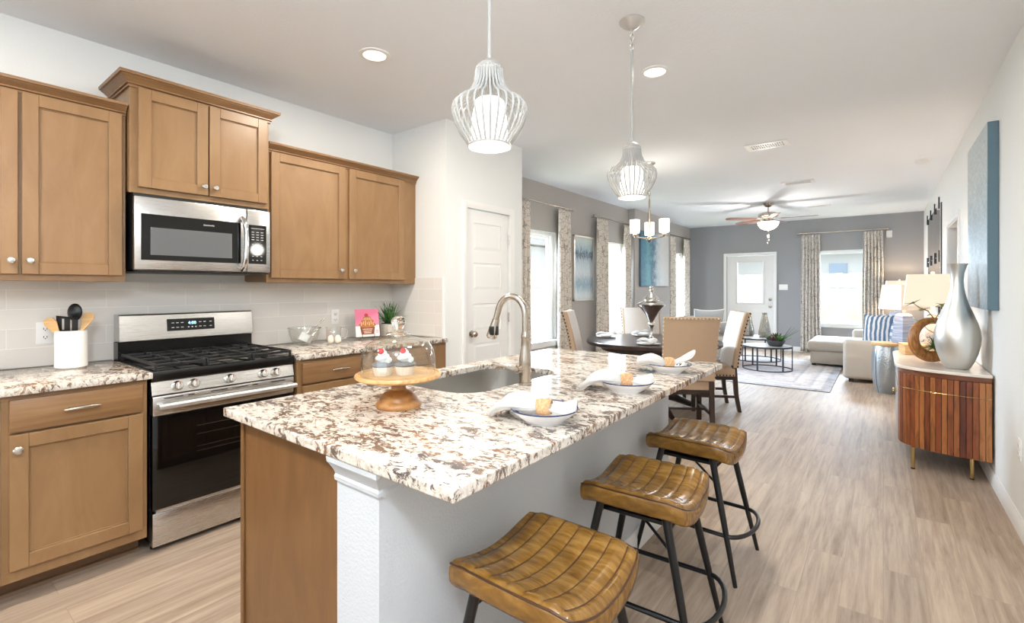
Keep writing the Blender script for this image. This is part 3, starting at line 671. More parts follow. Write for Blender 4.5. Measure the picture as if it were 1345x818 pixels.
# granite top with the sink cut-out
def rrect(x0, x1, y0, y1, r, n=10):
    P = []
    for cx, cy, a0 in ((x1 - r, y1 - r, 0), (x0 + r, y1 - r, 90), (x0 + r, y0 + r, 180), (x1 - r, y0 + r, 270)):
        for i in range(n + 1): a = R(a0 + 90 * i / n); P.append((cx + r * math.cos(a), cy + r * math.sin(a)))
    return P
def sink_outline(g=0.0):
    # D-shaped bowl: soft corners, the long front edge bowed
    P = [];  x0, x1, y0, y1 = -1.735 - g, -1.275 + g, 1.375 - g, 2.075 + g
    for (px, py) in rrect(x0, x1, y0, y1, 0.13 + g, 10):
        P.append((px, py))
    return P
def outer_match(inner, x0, x1, y0, y1):
    cx, cy = sum(p[0] for p in inner) / len(inner), sum(p[1] for p in inner) / len(inner); out = []
    for px, py in inner:
        dx, dy = px - cx, py - cy; t = min(((x1 - cx) / dx if dx > 1e-9 else (x0 - cx) / dx if dx < -1e-9 else 1e9), ((y1 - cy) / dy if dy > 1e-9 else (y0 - cy) / dy if dy < -1e-9 else 1e9))
        out.append([cx + dx * t, cy + dy * t])
    for qx, qy in ((x0, y0), (x0, y1), (x1, y0), (x1, y1)):
        i = min(range(len(out)), key=lambda k: (out[k][0] - qx) ** 2 + (out[k][1] - qy) ** 2); out[i] = [qx, qy]
    return out
inn = sink_outline(); outl = outer_match(inn, -1.831, -0.7065, 0.7145, 2.824)
b = B(); b.plate(outl, inn, 0.887, 0.917); solo('island_countertop', b, granite, 'large granite worktop of the island, with the sink cut into it', 'countertop', smooth=0, bevel=0.004)
sk = thing('kitchen_sink', 'stainless undermount sink in the island worktop', 'sink', (-1.505, 1.725, 0.70)); off = sk.location
b = B(); L = sink_outline(0.004); L2 = sink_outline(-0.02); rows = []
def ring(lp, z): return [b.bm.verts.new((x, y, z)) for x, y in lp]
def lerp(lp, k):
    cx, cy = -1.505, 1.725; return [(cx + (x - cx) * k, cy + (y - cy) * k) for x, y in lp]
rr = [ring(sink_outline(0.022), 0.8865), ring(L, 0.8865), ring(L, 0.86), ring(L, 0.74), ring(lerp(L, 0.97), 0.712), ring(lerp(L, 0.90), 0.70), ring(lerp(L, 0.15), 0.694)]
for a, c in zip(rr, rr[1:]):
    for k in range(len(a)): b.face([a[k], a[(k + 1) % len(a)], c[(k + 1) % len(a)], c[k]])
b.face(rr[-1]); link('basin', b, sink_m, sk, off, smooth=50, solid=0.002, recalc=False)
b = B(); b.lathe([(0, 0.001), (0.03, 0.001), (0.042, 0.004), (0.046, 0.002), (0.046, 0)], (-1.505, 1.725, 0.6955), 24); link('drain', b, chrome, sk, off)
# gooseneck faucet
fx, fy = -1.229, 1.686
fa = thing('kitchen_faucet', 'brushed nickel gooseneck faucet standing behind the island sink', 'faucet', (fx, fy, 0.917)); off = fa.location
b = B(); b.lathe([(0, 0), (0.030, 0), (0.030, 0.010), (0.026, 0.014), (0.027, 0.020), (0.026, 0.075), (0.028, 0.085), (0.026, 0.12), (0.019, 0.16), (0.0165, 0.200), (0.0185, 0.204), (0.0185, 0.214), (0.0165, 0.218), (0.0155, 0.230), (0, 0.230)], (fx, fy, 0.917), 28); link('base', b, nickel, fa, off)
hx, hy = -0.135 * 0.96, -0.03
pts = [(fx, fy, 1.14), (fx, fy, 1.212)]
for i in range(13):
    a = PI * 0.93 * i / 12; pts.append((fx + hx * (1 - math.cos(a)) / 2 * 1.0, fy + hy * (1 - math.cos(a)) / 2, 1.212 + 0.088 * math.sin(a)))
ex, ey, ez = pts[-1]; pts.append((ex - 0.010, ey - 0.002, ez - 0.035))
b = B(); b.tube(pts, 0.0142, 16); link('spout', b, nickel, fa, off, smooth=60)
e2 = Vector(pts[-1]); dirv = (Vector(pts[-1]) - Vector(pts[-2])).normalized()
b = B(); b.tube([e2, e2 + dirv * 0.010, e2 + dirv * 0.045, e2 + dirv * 0.082, e2 + dirv * 0.088], [0.0155, 0.0165, 0.0215, 0.0245, 0.020], 18); sh = link('spray_head', b, nickel, fa, off)
b = B(); q = e2 + dirv * 0.05; b.box(q.x - 0.006, q.x + 0.018, q.y - 0.024, q.y - 0.014, q.z - 0.022, q.z + 0.018, 0.003, 2); b.box(q.x + 0.010, q.x + 0.026, q.y - 0.008, q.y + 0.008, q.z - 0.022, q.z + 0.018, 0.003, 2); link('spray_button', b, black_pl, sh, off)
b = B(); b.tube([(fx, fy, 0.985), (fx - 0.015, fy - 0.040, 0.985)], 0.017, 16); b.tube([(fx - 0.012, fy - 0.032, 0.986), (fx - 0.030, fy - 0.060, 0.993), (fx - 0.065, fy - 0.095, 1.008), (fx - 0.085, fy - 0.115, 1.014)], [0.012, 0.009, 0.007, 0.008], 12); link('lever_handle', b, nickel, fa, off)

# ------------------------------------------------------------------ wall outlets, switches
def outlet(p, facing, label, kind='outlet', w=0.072, h=0.118, n=2, group=None):
    t = thing('wall_' + kind, label, kind, p, {'X': 0, '-X': PI, '-Y': -PI / 2}[facing], group)
    b = B(); b.box(0, 0.006, -w / 2, w / 2, -h / 2, h / 2, 0.0025, 2); link('cover_plate', b, white_pl, t)
    if kind == 'outlet':
        for z in (-0.022, 0.022):
            b = B(); b.box(0.005, 0.0085, -0.016, 0.016, z - 0.0135, z + 0.0135, 0.003, 2); s = link('socket', b, white_pl, t)
            b = B(); b.box(0.0084, 0.0088, -0.008, -0.005, z - 0.004, z + 0.006); b.box(0.0084, 0.0088, 0.005, 0.008, z - 0.004, z + 0.006); b.cyl((0.0084, 0, z - 0.008), 0.0028, 0.0005, 'X', 10); link('slots', b, black_pl, s, smooth=0)
    else:
        for k in range(n):
            y = (k - (n - 1) / 2) * 0.046
            b = B(); b.box(0.005, 0.009, y - 0.016, y + 0.016, -0.033, 0.033, 0.002, 1); link('rocker', b, white_pl, t)
    return t
outlet((XK + 0.009, 0.512, 1.094), 'X', 'white wall outlet in the tile behind the white utensil crock', group='white power outlets')
outlet((XK + 0.009, 2.240, 1.097), 'X', 'white wall outlet in the tile between the measuring cup and pink card', group='white power outlets')
outlet((XR, 3.77, 0.455), '-X', 'white wall outlet low on the right wall by the baseboard', group='white power outlets')
outlet((-1.68, YB, 1.345), '-Y', 'white triple light switch on the grey wall beside the back door', 'switch', 0.165, 0.118, 3)
t = thing('door_chime', 'small white box on the grey wall at the right end of the curtain rod', 'chime box', (0.09, YB, 2.355))
b = B(); b.box(-0.045, 0.045, -0.03, 0, -0.065, 0.065, 0.008, 2); link('cover', b, white_pl, t)
b = B(); b.box(-0.042, 0.042, -0.034, -0.030, -0.055, -0.035, 0.001, 1); link('grille', b, trim_m, t)

# ------------------------------------------------------------------ crock with utensils
ck = (-3.40, 0.588, 0.917); wood_u = m_wood('pale_utensil_wood', (206, 160, 104), (222, 180, 126), (232, 196, 146), (1, 1, 8), 0.5, 6)
t = thing('utensil_crock', 'white ribbed ceramic crock full of utensils on the left countertop', 'crock', ck)
b = B()
def crk(u, v):
    prof = [(0.0, 0.004), (0.060, 0.0), (0.066, 0.004), (0.066, 0.19), (0.065, 0.195), (0.062, 0.195), (0.060, 0.19), (0.060, 0.012), (0.0, 0.010)]
    r, z = prof[min(int(round(v * 8)), 8)]; a = 2 * PI * u
    rr = r * (1 + (0.008 if r > 0.0655 and z < 0.193 else 0) * math.cos(40 * a)); return (rr * math.cos(a), rr * math.sin(a), z)
b.grid(crk, 160, 9, cu=True); link('pot', b, white_cer, t, smooth=30)
def utensil(name, label, base, tip, maker, m, group=None):
    base, tip = Vector(base) + Vector(ck), Vector(tip) + Vector(ck)
    d = (tip - base); L = d.length; z = d.normalized(); x = Vector((0.75, -0.62, 0)); x = (x - z * x.dot(z)).normalized(); y = z.cross(x)
    M = Matrix((( *y,), ( *x,), ( *z,))).transposed().to_4x4()
    o = thing(name, label, 'utensil', base); maker(o, M, L, m)
    return o
def mk_spatula(o, M, L, m):
    b = B(); q = B(); hw = 0.028
    q.prism([(-0.006, 0.06), (-0.0065, L - 0.10), (-hw, L - 0.03), (-hw * 0.8, L - 0.004), (0, L + 0.002), (hw * 0.8, L - 0.004), (hw, L - 0.03), (0.0065, L - 0.10), (0.006, 0.06)], 'Y', -0.004, 0.004)
    b.merge(q, Matrix(((0, 1, 0, 0), (1, 0, 0, 0), (0, 0, 1, 0), (0, 0, 0, 1)))); b2 = B(); b2.merge(b, M @ Matrix(((0, 1, 0, 0), (1, 0, 0, 0), (0, 0, 1, 0), (0, 0, 0, 1))))
    link('blade', b2, m, o, bevel=0.002)
    b = B(); b.tube([M @ Vector((0, 0, 0.0)), M @ Vector((0, 0, L - 0.10))], 0.006, 10); link('handle', b, m, o)
def mk_turner(o, M, L, m):
    b = B(); q = B(); h0, h1 = L - 0.085, L
    for x0, x1 in ((-0.052, -0.028), (-0.016, 0.008), (0.018, 0.044)): q.box(x0, x1, -0.002, 0.002, h0, h1)
    q.box(-0.052, 0.044, -0.002, 0.002, h1 - 0.012, h1); q.prism([(-0.052, h0 + 0.012), (-0.025, h0 - 0.015), (0.020, h0 - 0.015), (0.044, h0 + 0.012)], 'Y', -0.002, 0.002)
    b.merge(q, M); link('blade', b, m, o, smooth=0)
    b = B(); b.tube([M @ Vector((0, 0, 0)), M @ Vector((0, 0, h0))], 0.006, 10); link('handle', b, m, o)
def mk_spoon(o, M, L, m):
    b = B()
    def f(u, v):
        a = 2 * PI * u; r = v; x, z = 0.034 * r * math.cos(a), 0.046 * r * math.sin(a)
        return M @ Vector((x, 0.016 * (1 - r * r), L - 0.046 + z))
    b.grid(f, 28, 6, cu=True); link('bowl', b, m, o, solid=0.003)
    b = B(); b.tube([M @ Vector((0, 0, 0)), M @ Vector((0, 0, L - 0.09))], 0.006, 10); link('handle', b, m, o)
utensil('wooden_spatula', 'pale wooden spatula leaning left in the white crock', (0.015, 0.025, 0.02), (0.0, -0.092, 0.262), mk_spatula, wood_u)
utensil('wooden_spatula', 'pale wooden spatula leaning right in the white crock', (0.0, -0.02, 0.02), (0.0, 0.078, 0.285), mk_spatula, wood_u)
utensil('slotted_turner', 'black slotted turner at the front of the white crock', (-0.02, -0.01, 0.02), (0.046, -0.020, 0.268), mk_turner, black_pl)
utensil('serving_spoon', 'black serving spoon standing tallest in the white crock', (-0.02, 0.01, 0.02), (-0.02, 0.020, 0.335), mk_spoon, black_pl)

# ------------------------------------------------------------------ items on the right counter
zc = 0.9175
t = thing('mixing_bowl', 'clear glass mixing bowl on the right countertop', 'bowl', (-3.37, 1.865, zc))
b = B(); b.lathe([(0, 0.003), (0.045, 0.0), (0.055, 0.003), (0.085, 0.030), (0.104, 0.075), (0.110, 0.118), (0.115, 0.121), (0.115, 0.126), (0.108, 0.126), (0.100, 0.076), (0.081, 0.034), (0.052, 0.008), (0, 0.007)], seg=40); link('bowl_body', b, thin_gl, t, smooth=60)
b = B(); b.lathe([(0.109, 0.119), (0.1165, 0.121), (0.1175, 0.124), (0.115, 0.1275), (0.108, 0.127)], seg=40, close=True); link('rim', b, glass, t, smooth=60)
# whisk, scoop
t = thing('wire_whisk', 'small metal whisk leaning out of the glass mixing bowl', 'whisk', (-3.37, 1.865, zc + 0.05))
p0, p1 = Vector((0.03, 0.0, 0.005)), Vector((-0.02, 0.165, 0.128)); dv = (p1 - p0).normalized()
b = B(); b.tube([p0 + dv * 0.10, p1], [0.006, 0.0075], 10); link('handle', b, satin, t)
b = B(); sx = dv.cross(Vector((0, 0, 1))).normalized(); sy = dv.cross(sx)
for k in range(5):
    a = PI * k / 5; ax = sx * math.cos(a) + sy * math.sin(a)
    b.tube([p0 + dv * (0.105 - 0.105 * math.sin(PI * i / 10)) + ax * 0.026 * math.cos(PI * i / 10) * (1 if True else 0) for i in range(11)], 0.0014, 6)
link('wires', b, satin, t)
t = thing('measuring_scoop', 'white square measuring scoop lying in the glass mixing bowl', 'scoop', (-3.345, 1.850, zc + 0.030), R(35))
b = B(); M = Matrix.Rotation(R(24), 4, 'Y') @ Matrix.Rotation(R(-12), 4, 'X')
for q in ((-0.034, 0.034, -0.034, 0.034, 0, 0.005), (-0.034, -0.030, -0.034, 0.034, 0, 0.055), (0.030, 0.034, -0.034, 0.034, 0, 0.055), (-0.034, 0.034, -0.034, -0.030, 0, 0.055), (-0.034, 0.034, 0.030, 0.034, 0, 0.055)): b.box(*q, M=M)
link('cup', b, white_pl, t, smooth=0, bevel=0.002)
b = B(); b.box(-0.007, 0.007, 0.033, 0.10, 0.048, 0.054, 0.002, 1, M=M); link('handle', b, white_pl, t)
# measuring cup, eggs in a rack
t = thing('measuring_cup', 'clear glass measuring cup with red markings behind the two eggs', 'cup', (-3.30, 2.060, zc), R(60))
b = B(); b.lathe([(0, 0.003), (0.046, 0), (0.050, 0.004), (0.057, 0.118), (0.060, 0.124), (0.057, 0.125), (0.053, 0.118), (0.047, 0.008), (0, 0.007)], seg=36); link('jug', b, thin_gl, t, smooth=60)
b = B(); b.tube([(0.055, 0, 0.108), (0.082, 0, 0.110), (0.098, 0, 0.095), (0.098, 0, 0.050), (0.084, 0, 0.032), (0.052, 0, 0.032)], 0.0065, 10); link('handle', b, glass, t, smooth=60)
b = B()
for k in range(6):
    for j in range(3 if k % 2 else 2):
        a0 = R(-150 + j * 14); z = 0.035 + k * 0.013; rr_ = 0.0525 + 0.06 * z
        b.tube([(rr_ * math.cos(a0 + i * 0.05), rr_ * math.sin(a0 + i * 0.05), z) for i in range(4)], 0.0016, 6)
link('markings', b, mat('red_markings', (196, 60, 44), 0.5), t)
egg_m = mat('cream_egg_shell', (240, 226, 208), 0.4)
def egg(x, y, label):
    b = B()
    def f(u, v):
        a = PI * v; r = 0.0225 * math.sin(a) * (1 + 0.14 * math.cos(a)); return (r * math.cos(2 * PI * u), r * math.sin(2 * PI * u), -0.031 * math.cos(a))
    b.grid(f, 24, 17, cu=True); return solo('egg', b, egg_m, label, 'egg', 'eggs by the measuring cup', smooth=180, off=(-x, -y, -(zc + 0.040)), merge=1e-4)
egg(-3.218, 1.985, 'cream egg in the small stand, the one nearer the mixing bowl'); egg(-3.196, 2.030, 'cream egg in the small stand, the one nearer the pink card')
t = thing('egg_stand', 'small clear stand under the two cream eggs', 'egg holder', (-3.207, 2.0075, zc), R(64))
b = B()
for s in (-0.0255, 0.0255): b.lathe([(0.0, 0.002), (0.018, 0), (0.019, 0.004), (0.008, 0.008), (0.009, 0.012), (0.0175, 0.021), (0.018, 0.024), (0.014, 0.020), (0, 0.012)], (s, 0, 0), 20)
b.box(-0.03, 0.03, -0.006, 0.006, 0.0, 0.004, 0.001, 1); link('cups', b, thin_gl, t)
# pink card on a little easel
pk = thing('recipe_card', 'pink recipe card with a chocolate cupcake picture, on an easel', 'card', (-3.40, 2.44, zc + 0.012), R(-20)); tl = Matrix.Rotation(R(-12), 4, 'Y')
def flat(b, pts, x, d=0.0006):
    q = B(); q.prism(pts, 'X', x, x + d); return b.merge(q, tl)
link('board', flat(B(), [(-0.098, 0), (0.098, 0), (0.098, 0.232), (-0.098, 0.232)], -0.003, 0.003), mat('white_card', (240, 236, 232), 0.45), pk, smooth=0)
link('pink_field', flat(B(), [(-0.098, 0.088), (0.098, 0.096), (0.098, 0.232), (-0.098, 0.232)], 0.0001), mat('pink_print', (236, 128, 160), 0.45), pk, smooth=0)
choc = mat('chocolate_print', (128, 66, 44), 0.5); choc2 = mat('caramel_print', (176, 106, 54), 0.5)
cup = link('cupcake_picture', flat(B(), [(-0.052, 0.018), (0.052, 0.018), (0.062, 0.082), (-0.062, 0.082)], 0.0009), choc, pk, smooth=0)
b = B(); q = B()
def blob(b, cy, cz, ry, rz, x, n=20): flat(b, [(cy + ry * math.cos(2 * PI * i / n), cz + rz * math.sin(2 * PI * i / n)) for i in range(n)], x)
blob(b, 0, 0.098, 0.072, 0.024, 0.0012); blob(b, 0.002, 0.128, 0.054, 0.022, 0.0014); blob(b, 0.0, 0.154, 0.034, 0.018, 0.0016); link('frosting', b, choc2, cup, smooth=0)
b = B(); blob(b, -0.006, 0.180, 0.016, 0.014, 0.0018); link('cherry', b, mat('red_print', (206, 52, 48), 0.45), cup, smooth=0)
b = B()
for i in range(7): flat(b, [(-0.055 + i * 0.017, 0.094 + 0.01 * (i % 2)), (-0.049 + i * 0.017, 0.092 + 0.01 * (i % 2)), (-0.043 + i * 0.015, 0.118 + 0.008 * (i % 3)), (-0.047 + i * 0.015, 0.12 + 0.008 * (i % 3))], 0.002)
for i in range(5): flat(b, [(-0.03 + i * 0.013, 0.140), (-0.025 + i * 0.013, 0.139), (-0.02 + i * 0.011, 0.160), (-0.024 + i * 0.011, 0.162)], 0.002)
link('icing_highlights', b, mat('cream_print', (232, 196, 140), 0.5), cup, smooth=0)
b = B()
for zz, wd in ((0.062, 0.040), (0.046, 0.034), (0.032, 0.030)):
    yy = -wd
    while yy < wd - 0.004:
        w_ = 0.004 + 0.004 * rnd.random(); flat(b, [(yy, zz - 0.004), (yy + w_, zz - 0.004), (yy + w_, zz + 0.004), (yy, zz + 0.004)], 0.0014); yy += w_ + 0.003
link('lettering', b, mat('pale_print', (238, 214, 190), 0.5), cup, smooth=0)
b = B()
for zz in (0.05, 0.04, 0.03): flat(b, [(0.066, zz), (0.092, zz), (0.092, zz + 0.004), (0.066, zz + 0.004)], 0.0006)
link('side_text', b, mat('pink_small_print', (228, 110, 146), 0.5), pk, smooth=0)
t = thing('card_easel', 'small black wire easel holding the pink recipe card', 'easel', (-3.40, 2.44, zc), R(-20))
b = B()
for s in (-0.05, 0.05): b.tube([(0.016, s, 0.035), (0.016, s, 0.006), (0.0, s, 0.006), (-0.050, s, 0.003)], 0.0022, 6); b.tube([(-0.010, s, 0.010), (-0.052, s, 0.14), (-0.085, s, 0.003)], 0.0022, 6)
b.tube([(0.016, -0.05, 0.006), (0.016, 0.05, 0.006)], 0.0022, 6); b.tube([(-0.052, -0.05, 0.14), (-0.052, 0.05, 0.14)], 0.0022, 6); link('wire_frame', b, black_mt, t)
# potted plant
pp = (-3.410, 2.665, zc)
t = thing('potted_plant', 'spiky green plant in a square concrete pot beside the pink card', 'plant', pp)
conc = m_fab('pale_concrete', (208, 200, 190), (186, 178, 168), 60, 0.9, 0.3)
b = B(); b.box(-0.055, 0.055, -0.055, 0.055, 0, 0.105, 0.006, 2); link('pot', b, conc, t)
b = B(); b.box(-0.048, 0.048, -0.048, 0.048, 0.1055, 0.112, 0.003, 1); link('soil', b, mat('dark_soil', (40, 32, 26), 0.95), t)
leaf_m = m_wood('deep_green_leaf', (24, 62, 26), (46, 98, 40), (98, 148, 72), (6, 6, 1), 0.45, 3); leaf_l = mat('fresh_green_leaf', (120, 170, 70), 0.45)
def blade(b, p, az, el, L, w, bend):
    rows = []
    for i in range(7):
        s = i / 6; e = el - bend * s * s; rr_ = L * s
        rows.append((rr_ * math.cos(el - bend * s * 0.5), rr_ * math.sin(el - bend * s * 0.5), w * (1 - s) ** 0.7 * (0.6 + 1.6 * s if s < 0.25 else 1.0) + 0.0004))
    c, s_ = math.cos(az), math.sin(az); V = []
    for r_, z, ww in rows:
        V.append([b.bm.verts.new((p[0] + r_ * c - k * ww * s_, p[1] + r_ * s_ + k * ww * c, p[2] + z - (0.35 * ww if k == 0 else 0))) for k in (-1, 0, 1)])
    for i in range(6):
        for j in range(2): b.face([V[i][j], V[i][j + 1], V[i + 1][j + 1], V[i + 1][j]])
b = B()
for i in range(70): blade(b, (rnd.uniform(-.03, .03), rnd.uniform(-.03, .03), 0.11), rnd.uniform(0, 2 * PI), R(24 + 62 * (i * 0.6180 % 1.0)), 0.135 + 0.075 * (i * 0.6180 % 1.0), rnd.uniform(0.005, 0.008), R(rnd.uniform(5, 35)))
link('leaves', b, leaf_m, t, smooth=60, solid=0.0008, recalc=False)

# ------------------------------------------------------------------ cake stand, dome, cupcakes
cs = (-1.362, 1.105, 0.9175); stand_w = m_wood('mango_wood_stand', (126, 80, 38), (158, 108, 58), (182, 134, 80), (5, 5, 9), 0.4, 4)
plate_w = m_wood('pale_mango_wood_plate', (176, 128, 78), (204, 160, 106), (220, 180, 128), (3, 14, 6), 0.4, 3)
t = thing('cake_stand', 'turned wooden cake stand on the island worktop', 'cake stand', cs)
b = B(); b.lathe([(0, 0), (0.078, 0), (0.080, 0.006), (0.078, 0.014), (0.070, 0.022), (0.066, 0.026), (0.064, 0.034), (0.050, 0.050), (0.034, 0.056), (0.027, 0.060), (0.025, 0.068), (0.028, 0.082), (0.031, 0.087), (0.026, 0.092), (0.024, 0.097), (0, 0.097)], seg=40); link('pedestal', b, stand_w, t)
b = B(); b.lathe([(0, 0.0965), (0.10, 0.0965), (0.140, 0.100), (0.149, 0.106), (0.150, 0.113), (0.147, 0.118), (0.142, 0.118), (0.139, 0.113), (0, 0.112)], seg=56); link('plate', b, plate_w, t)
t = thing('glass_dome', 'clear glass dome with a round knob covering the cupcakes', 'cake dome', (cs[0], cs[1], cs[2] + 0.1135))
b = B(); b.lathe([(0.126, 0.004), (0.126, 0), (0.130, 0.001), (0.130, 0.004), (0.128, 0.06), (0.123, 0.085), (0.110, 0.108), (0.088, 0.122), (0.05, 0.133), (0.02, 0.139), (0, 0.140), (0, 0.137), (0.02, 0.136), (0.05, 0.130), (0.087, 0.119), (0.108, 0.106), (0.120, 0.084), (0.125, 0.06), (0.126, 0.004)], seg=56, close=False); link('dome', b, thin_gl, t, smooth=60)
b = B(); b.lathe([(0, 0.139), (0.040, 0.1385), (0.044, 0.142), (0.040, 0.147), (0.020, 0.150), (0.014, 0.156), (0.016, 0.164), (0.024, 0.174), (0.026, 0.186), (0.022, 0.198), (0.012, 0.204), (0, 0.205)], seg=32); link('knob', b, glass, t, smooth=60)
cake_m = m_fab('grey_sparkle_cake', (128, 126, 126), (84, 82, 84), 220, 0.6, 0.4); cream = mat('white_cream', (248, 246, 242), 0.5, Subsurface_Weight=0.15); paper = mat('pale_paper_cup', (232, 222, 208), 0.7)
def cupcake(dx, dy, label):
    t = thing('cupcake', label, 'cupcake', (cs[0] + dx, cs[1] + dy, cs[2] + 0.1125), 0, 'cupcakes under the dome')
    b = B(); b.grid(lambda u, v: ((0.028 + 0.009 * v) * (1 + 0.025 * math.cos(2 * PI * u * 24)) * math.cos(2 * PI * u), (0.028 + 0.009 * v) * (1 + 0.025 * math.cos(2 * PI * u * 24)) * math.sin(2 * PI * u), 0.034 * v), 96, 2, cu=True); b.lathe([(0, 0.0), (0.026, 0.0)], seg=24); link('paper_case', b, paper, t)
    b = B(); b.lathe([(0.0, 0.030), (0.037, 0.031), (0.0395, 0.037), (0.036, 0.042), (0.026, 0.045), (0, 0.047)], seg=28); link('cake', b, cake_m, t)
    b = B(); pts = []; rr_ = []
    for i in range(64):
        s = i / 63; a = 2 * PI * 3.0 * s; rad = 0.0215 * (1 - s) ** 0.9; pts.append((rad * math.cos(a), rad * math.sin(a), 0.051 + 0.040 * s)); rr_.append(0.0105 * (1 - 0.5 * s))
    b.tube(pts, rr_, 10); b.ball((0, 0, 0.056), (0.018, 0.018, 0.014)); b.lathe([(0.012, 0.06), (0.008, 0.075), (0, 0.09)], seg=14); link('frosting', b, cream, t, smooth=60)
    b = B(); b.ball((0.006, -0.014, 0.086), 0.0105); link('cherry', b, mat('red_cherry', (214, 40, 48), 0.25), t, smooth=180)
cupcake(-0.030, -0.044, 'frosted cupcake with a cherry under the dome, nearer the range'); cupcake(0.020, 0.012, 'frosted cupcake with a cherry under the dome, nearer the sink')

# ------------------------------------------------------------------ place settings on the island
def m_bowl():
    m = mat('white_glazed_dish', (240, 241, 244), 0.15); k = N(m); tc = k.n('ShaderNodeTexCoord'); sp = k.n('ShaderNodeSeparateXYZ'); k.l(tc, 'Object', sp, 0)
    ln = k.n('ShaderNodeVectorMath', _operation='LENGTH'); cb = k.n('ShaderNodeCombineXYZ'); k.l(sp, 'X', cb, 'X'); k.l(sp, 'Y', cb, 'Y'); k.l(cb, 'Vector', ln, 0)
    at_ = k.n('ShaderNodeMath', _operation='ARCTAN2'); k.l(sp, 'Y', at_, 0); k.l(sp, 'X', at_, 1)
    cv = k.n('ShaderNodeCombineXYZ'); k.l(at_, 'Value', cv, 'X'); k.l(ln, 'Value', cv, 'Y')
    mp = k.n('ShaderNodeMapping'); mp.inputs['Scale'].default_value = (7, 60, 1); k.l(cv, 'Vector', mp, 'Vector')
    vo = k.n('ShaderNodeTexVoronoi', _feature='F1', _distance='CHEBYCHEV'); vo.inputs['Scale'].default_value = 1.0; k.l(mp, 'Vector', vo, 'Vector')
    pr = k.ramp(vo, 'Distance', [(0.0, (1, 1, 1)), (0.30, (1, 1, 1)), (0.34, (0, 0, 0))])
    band = k.ramp(ln, 'Value', [(0.0, (0, 0, 0)), (0.078, (0, 0, 0)), (0.082, (1, 1, 1)), (0.101, (1, 1, 1)), (0.1015, (0, 0, 0))])
    ge = k.n('ShaderNodeNewGeometry'); gs = k.n('ShaderNodeSeparateXYZ'); k.l(ge, 'Normal', gs, 0); up = k.n('ShaderNodeMath', _operation='GREATER_THAN'); up.inputs[1].default_value = 0.1; k.l(gs, 'Z', up, 0)
    m1 = k.n('ShaderNodeMath', _operation='MULTIPLY'); k.l(pr, 'Color', m1, 0); k.l(band, 'Color', m1, 1); m2 = k.n('ShaderNodeMath', _operation='MULTIPLY'); k.l(m1, 'Value', m2, 0); k.l(up, 'Value', m2, 1)
    k.col(k.mix((240, 241, 244), None, (44, 66, 92), None, m2, 'Value'), MO); return m
dish_m = m_bowl(); navy = mat('navy_rim', (40, 50, 92), 0.25); twine = m_fab('woven_twine', (214, 176, 134), (176, 134, 92), 120, 0.9, 0.6)
def cloth(b, pts, wid, az=0, nf=13, amp=0.010):
    """gathered napkin tail: centre line pts, half widths, folds across that fan out from the ring"""
    n = len(pts)
    def f(u, v):
        i = min(int(u * (n - 1)), n - 2); s = u * (n - 1) - i
        p = Vector(pts[i]).lerp(Vector(pts[i + 1]), s); w = wid[i] * (1 - s) + wid[i + 1] * s
        d = (Vector(pts[i + 1]) - Vector(pts[i])); sd = Vector((-d.y, d.x, 0)).normalized(); k = (v - 0.5) * 2
        q = min(1.0, w / 0.045)
        return p + sd * (w * k * (1 + 0.06 * math.sin(9 * u + 4 * k))) + Vector((0, 0, amp * math.cos(k * nf + u * 2.2) * q + 0.5 * amp * math.sin(k * nf * 2.3 + 5 * u) * q - 0.30 * w * k * k))
    b.grid(f, 18, 31); return b
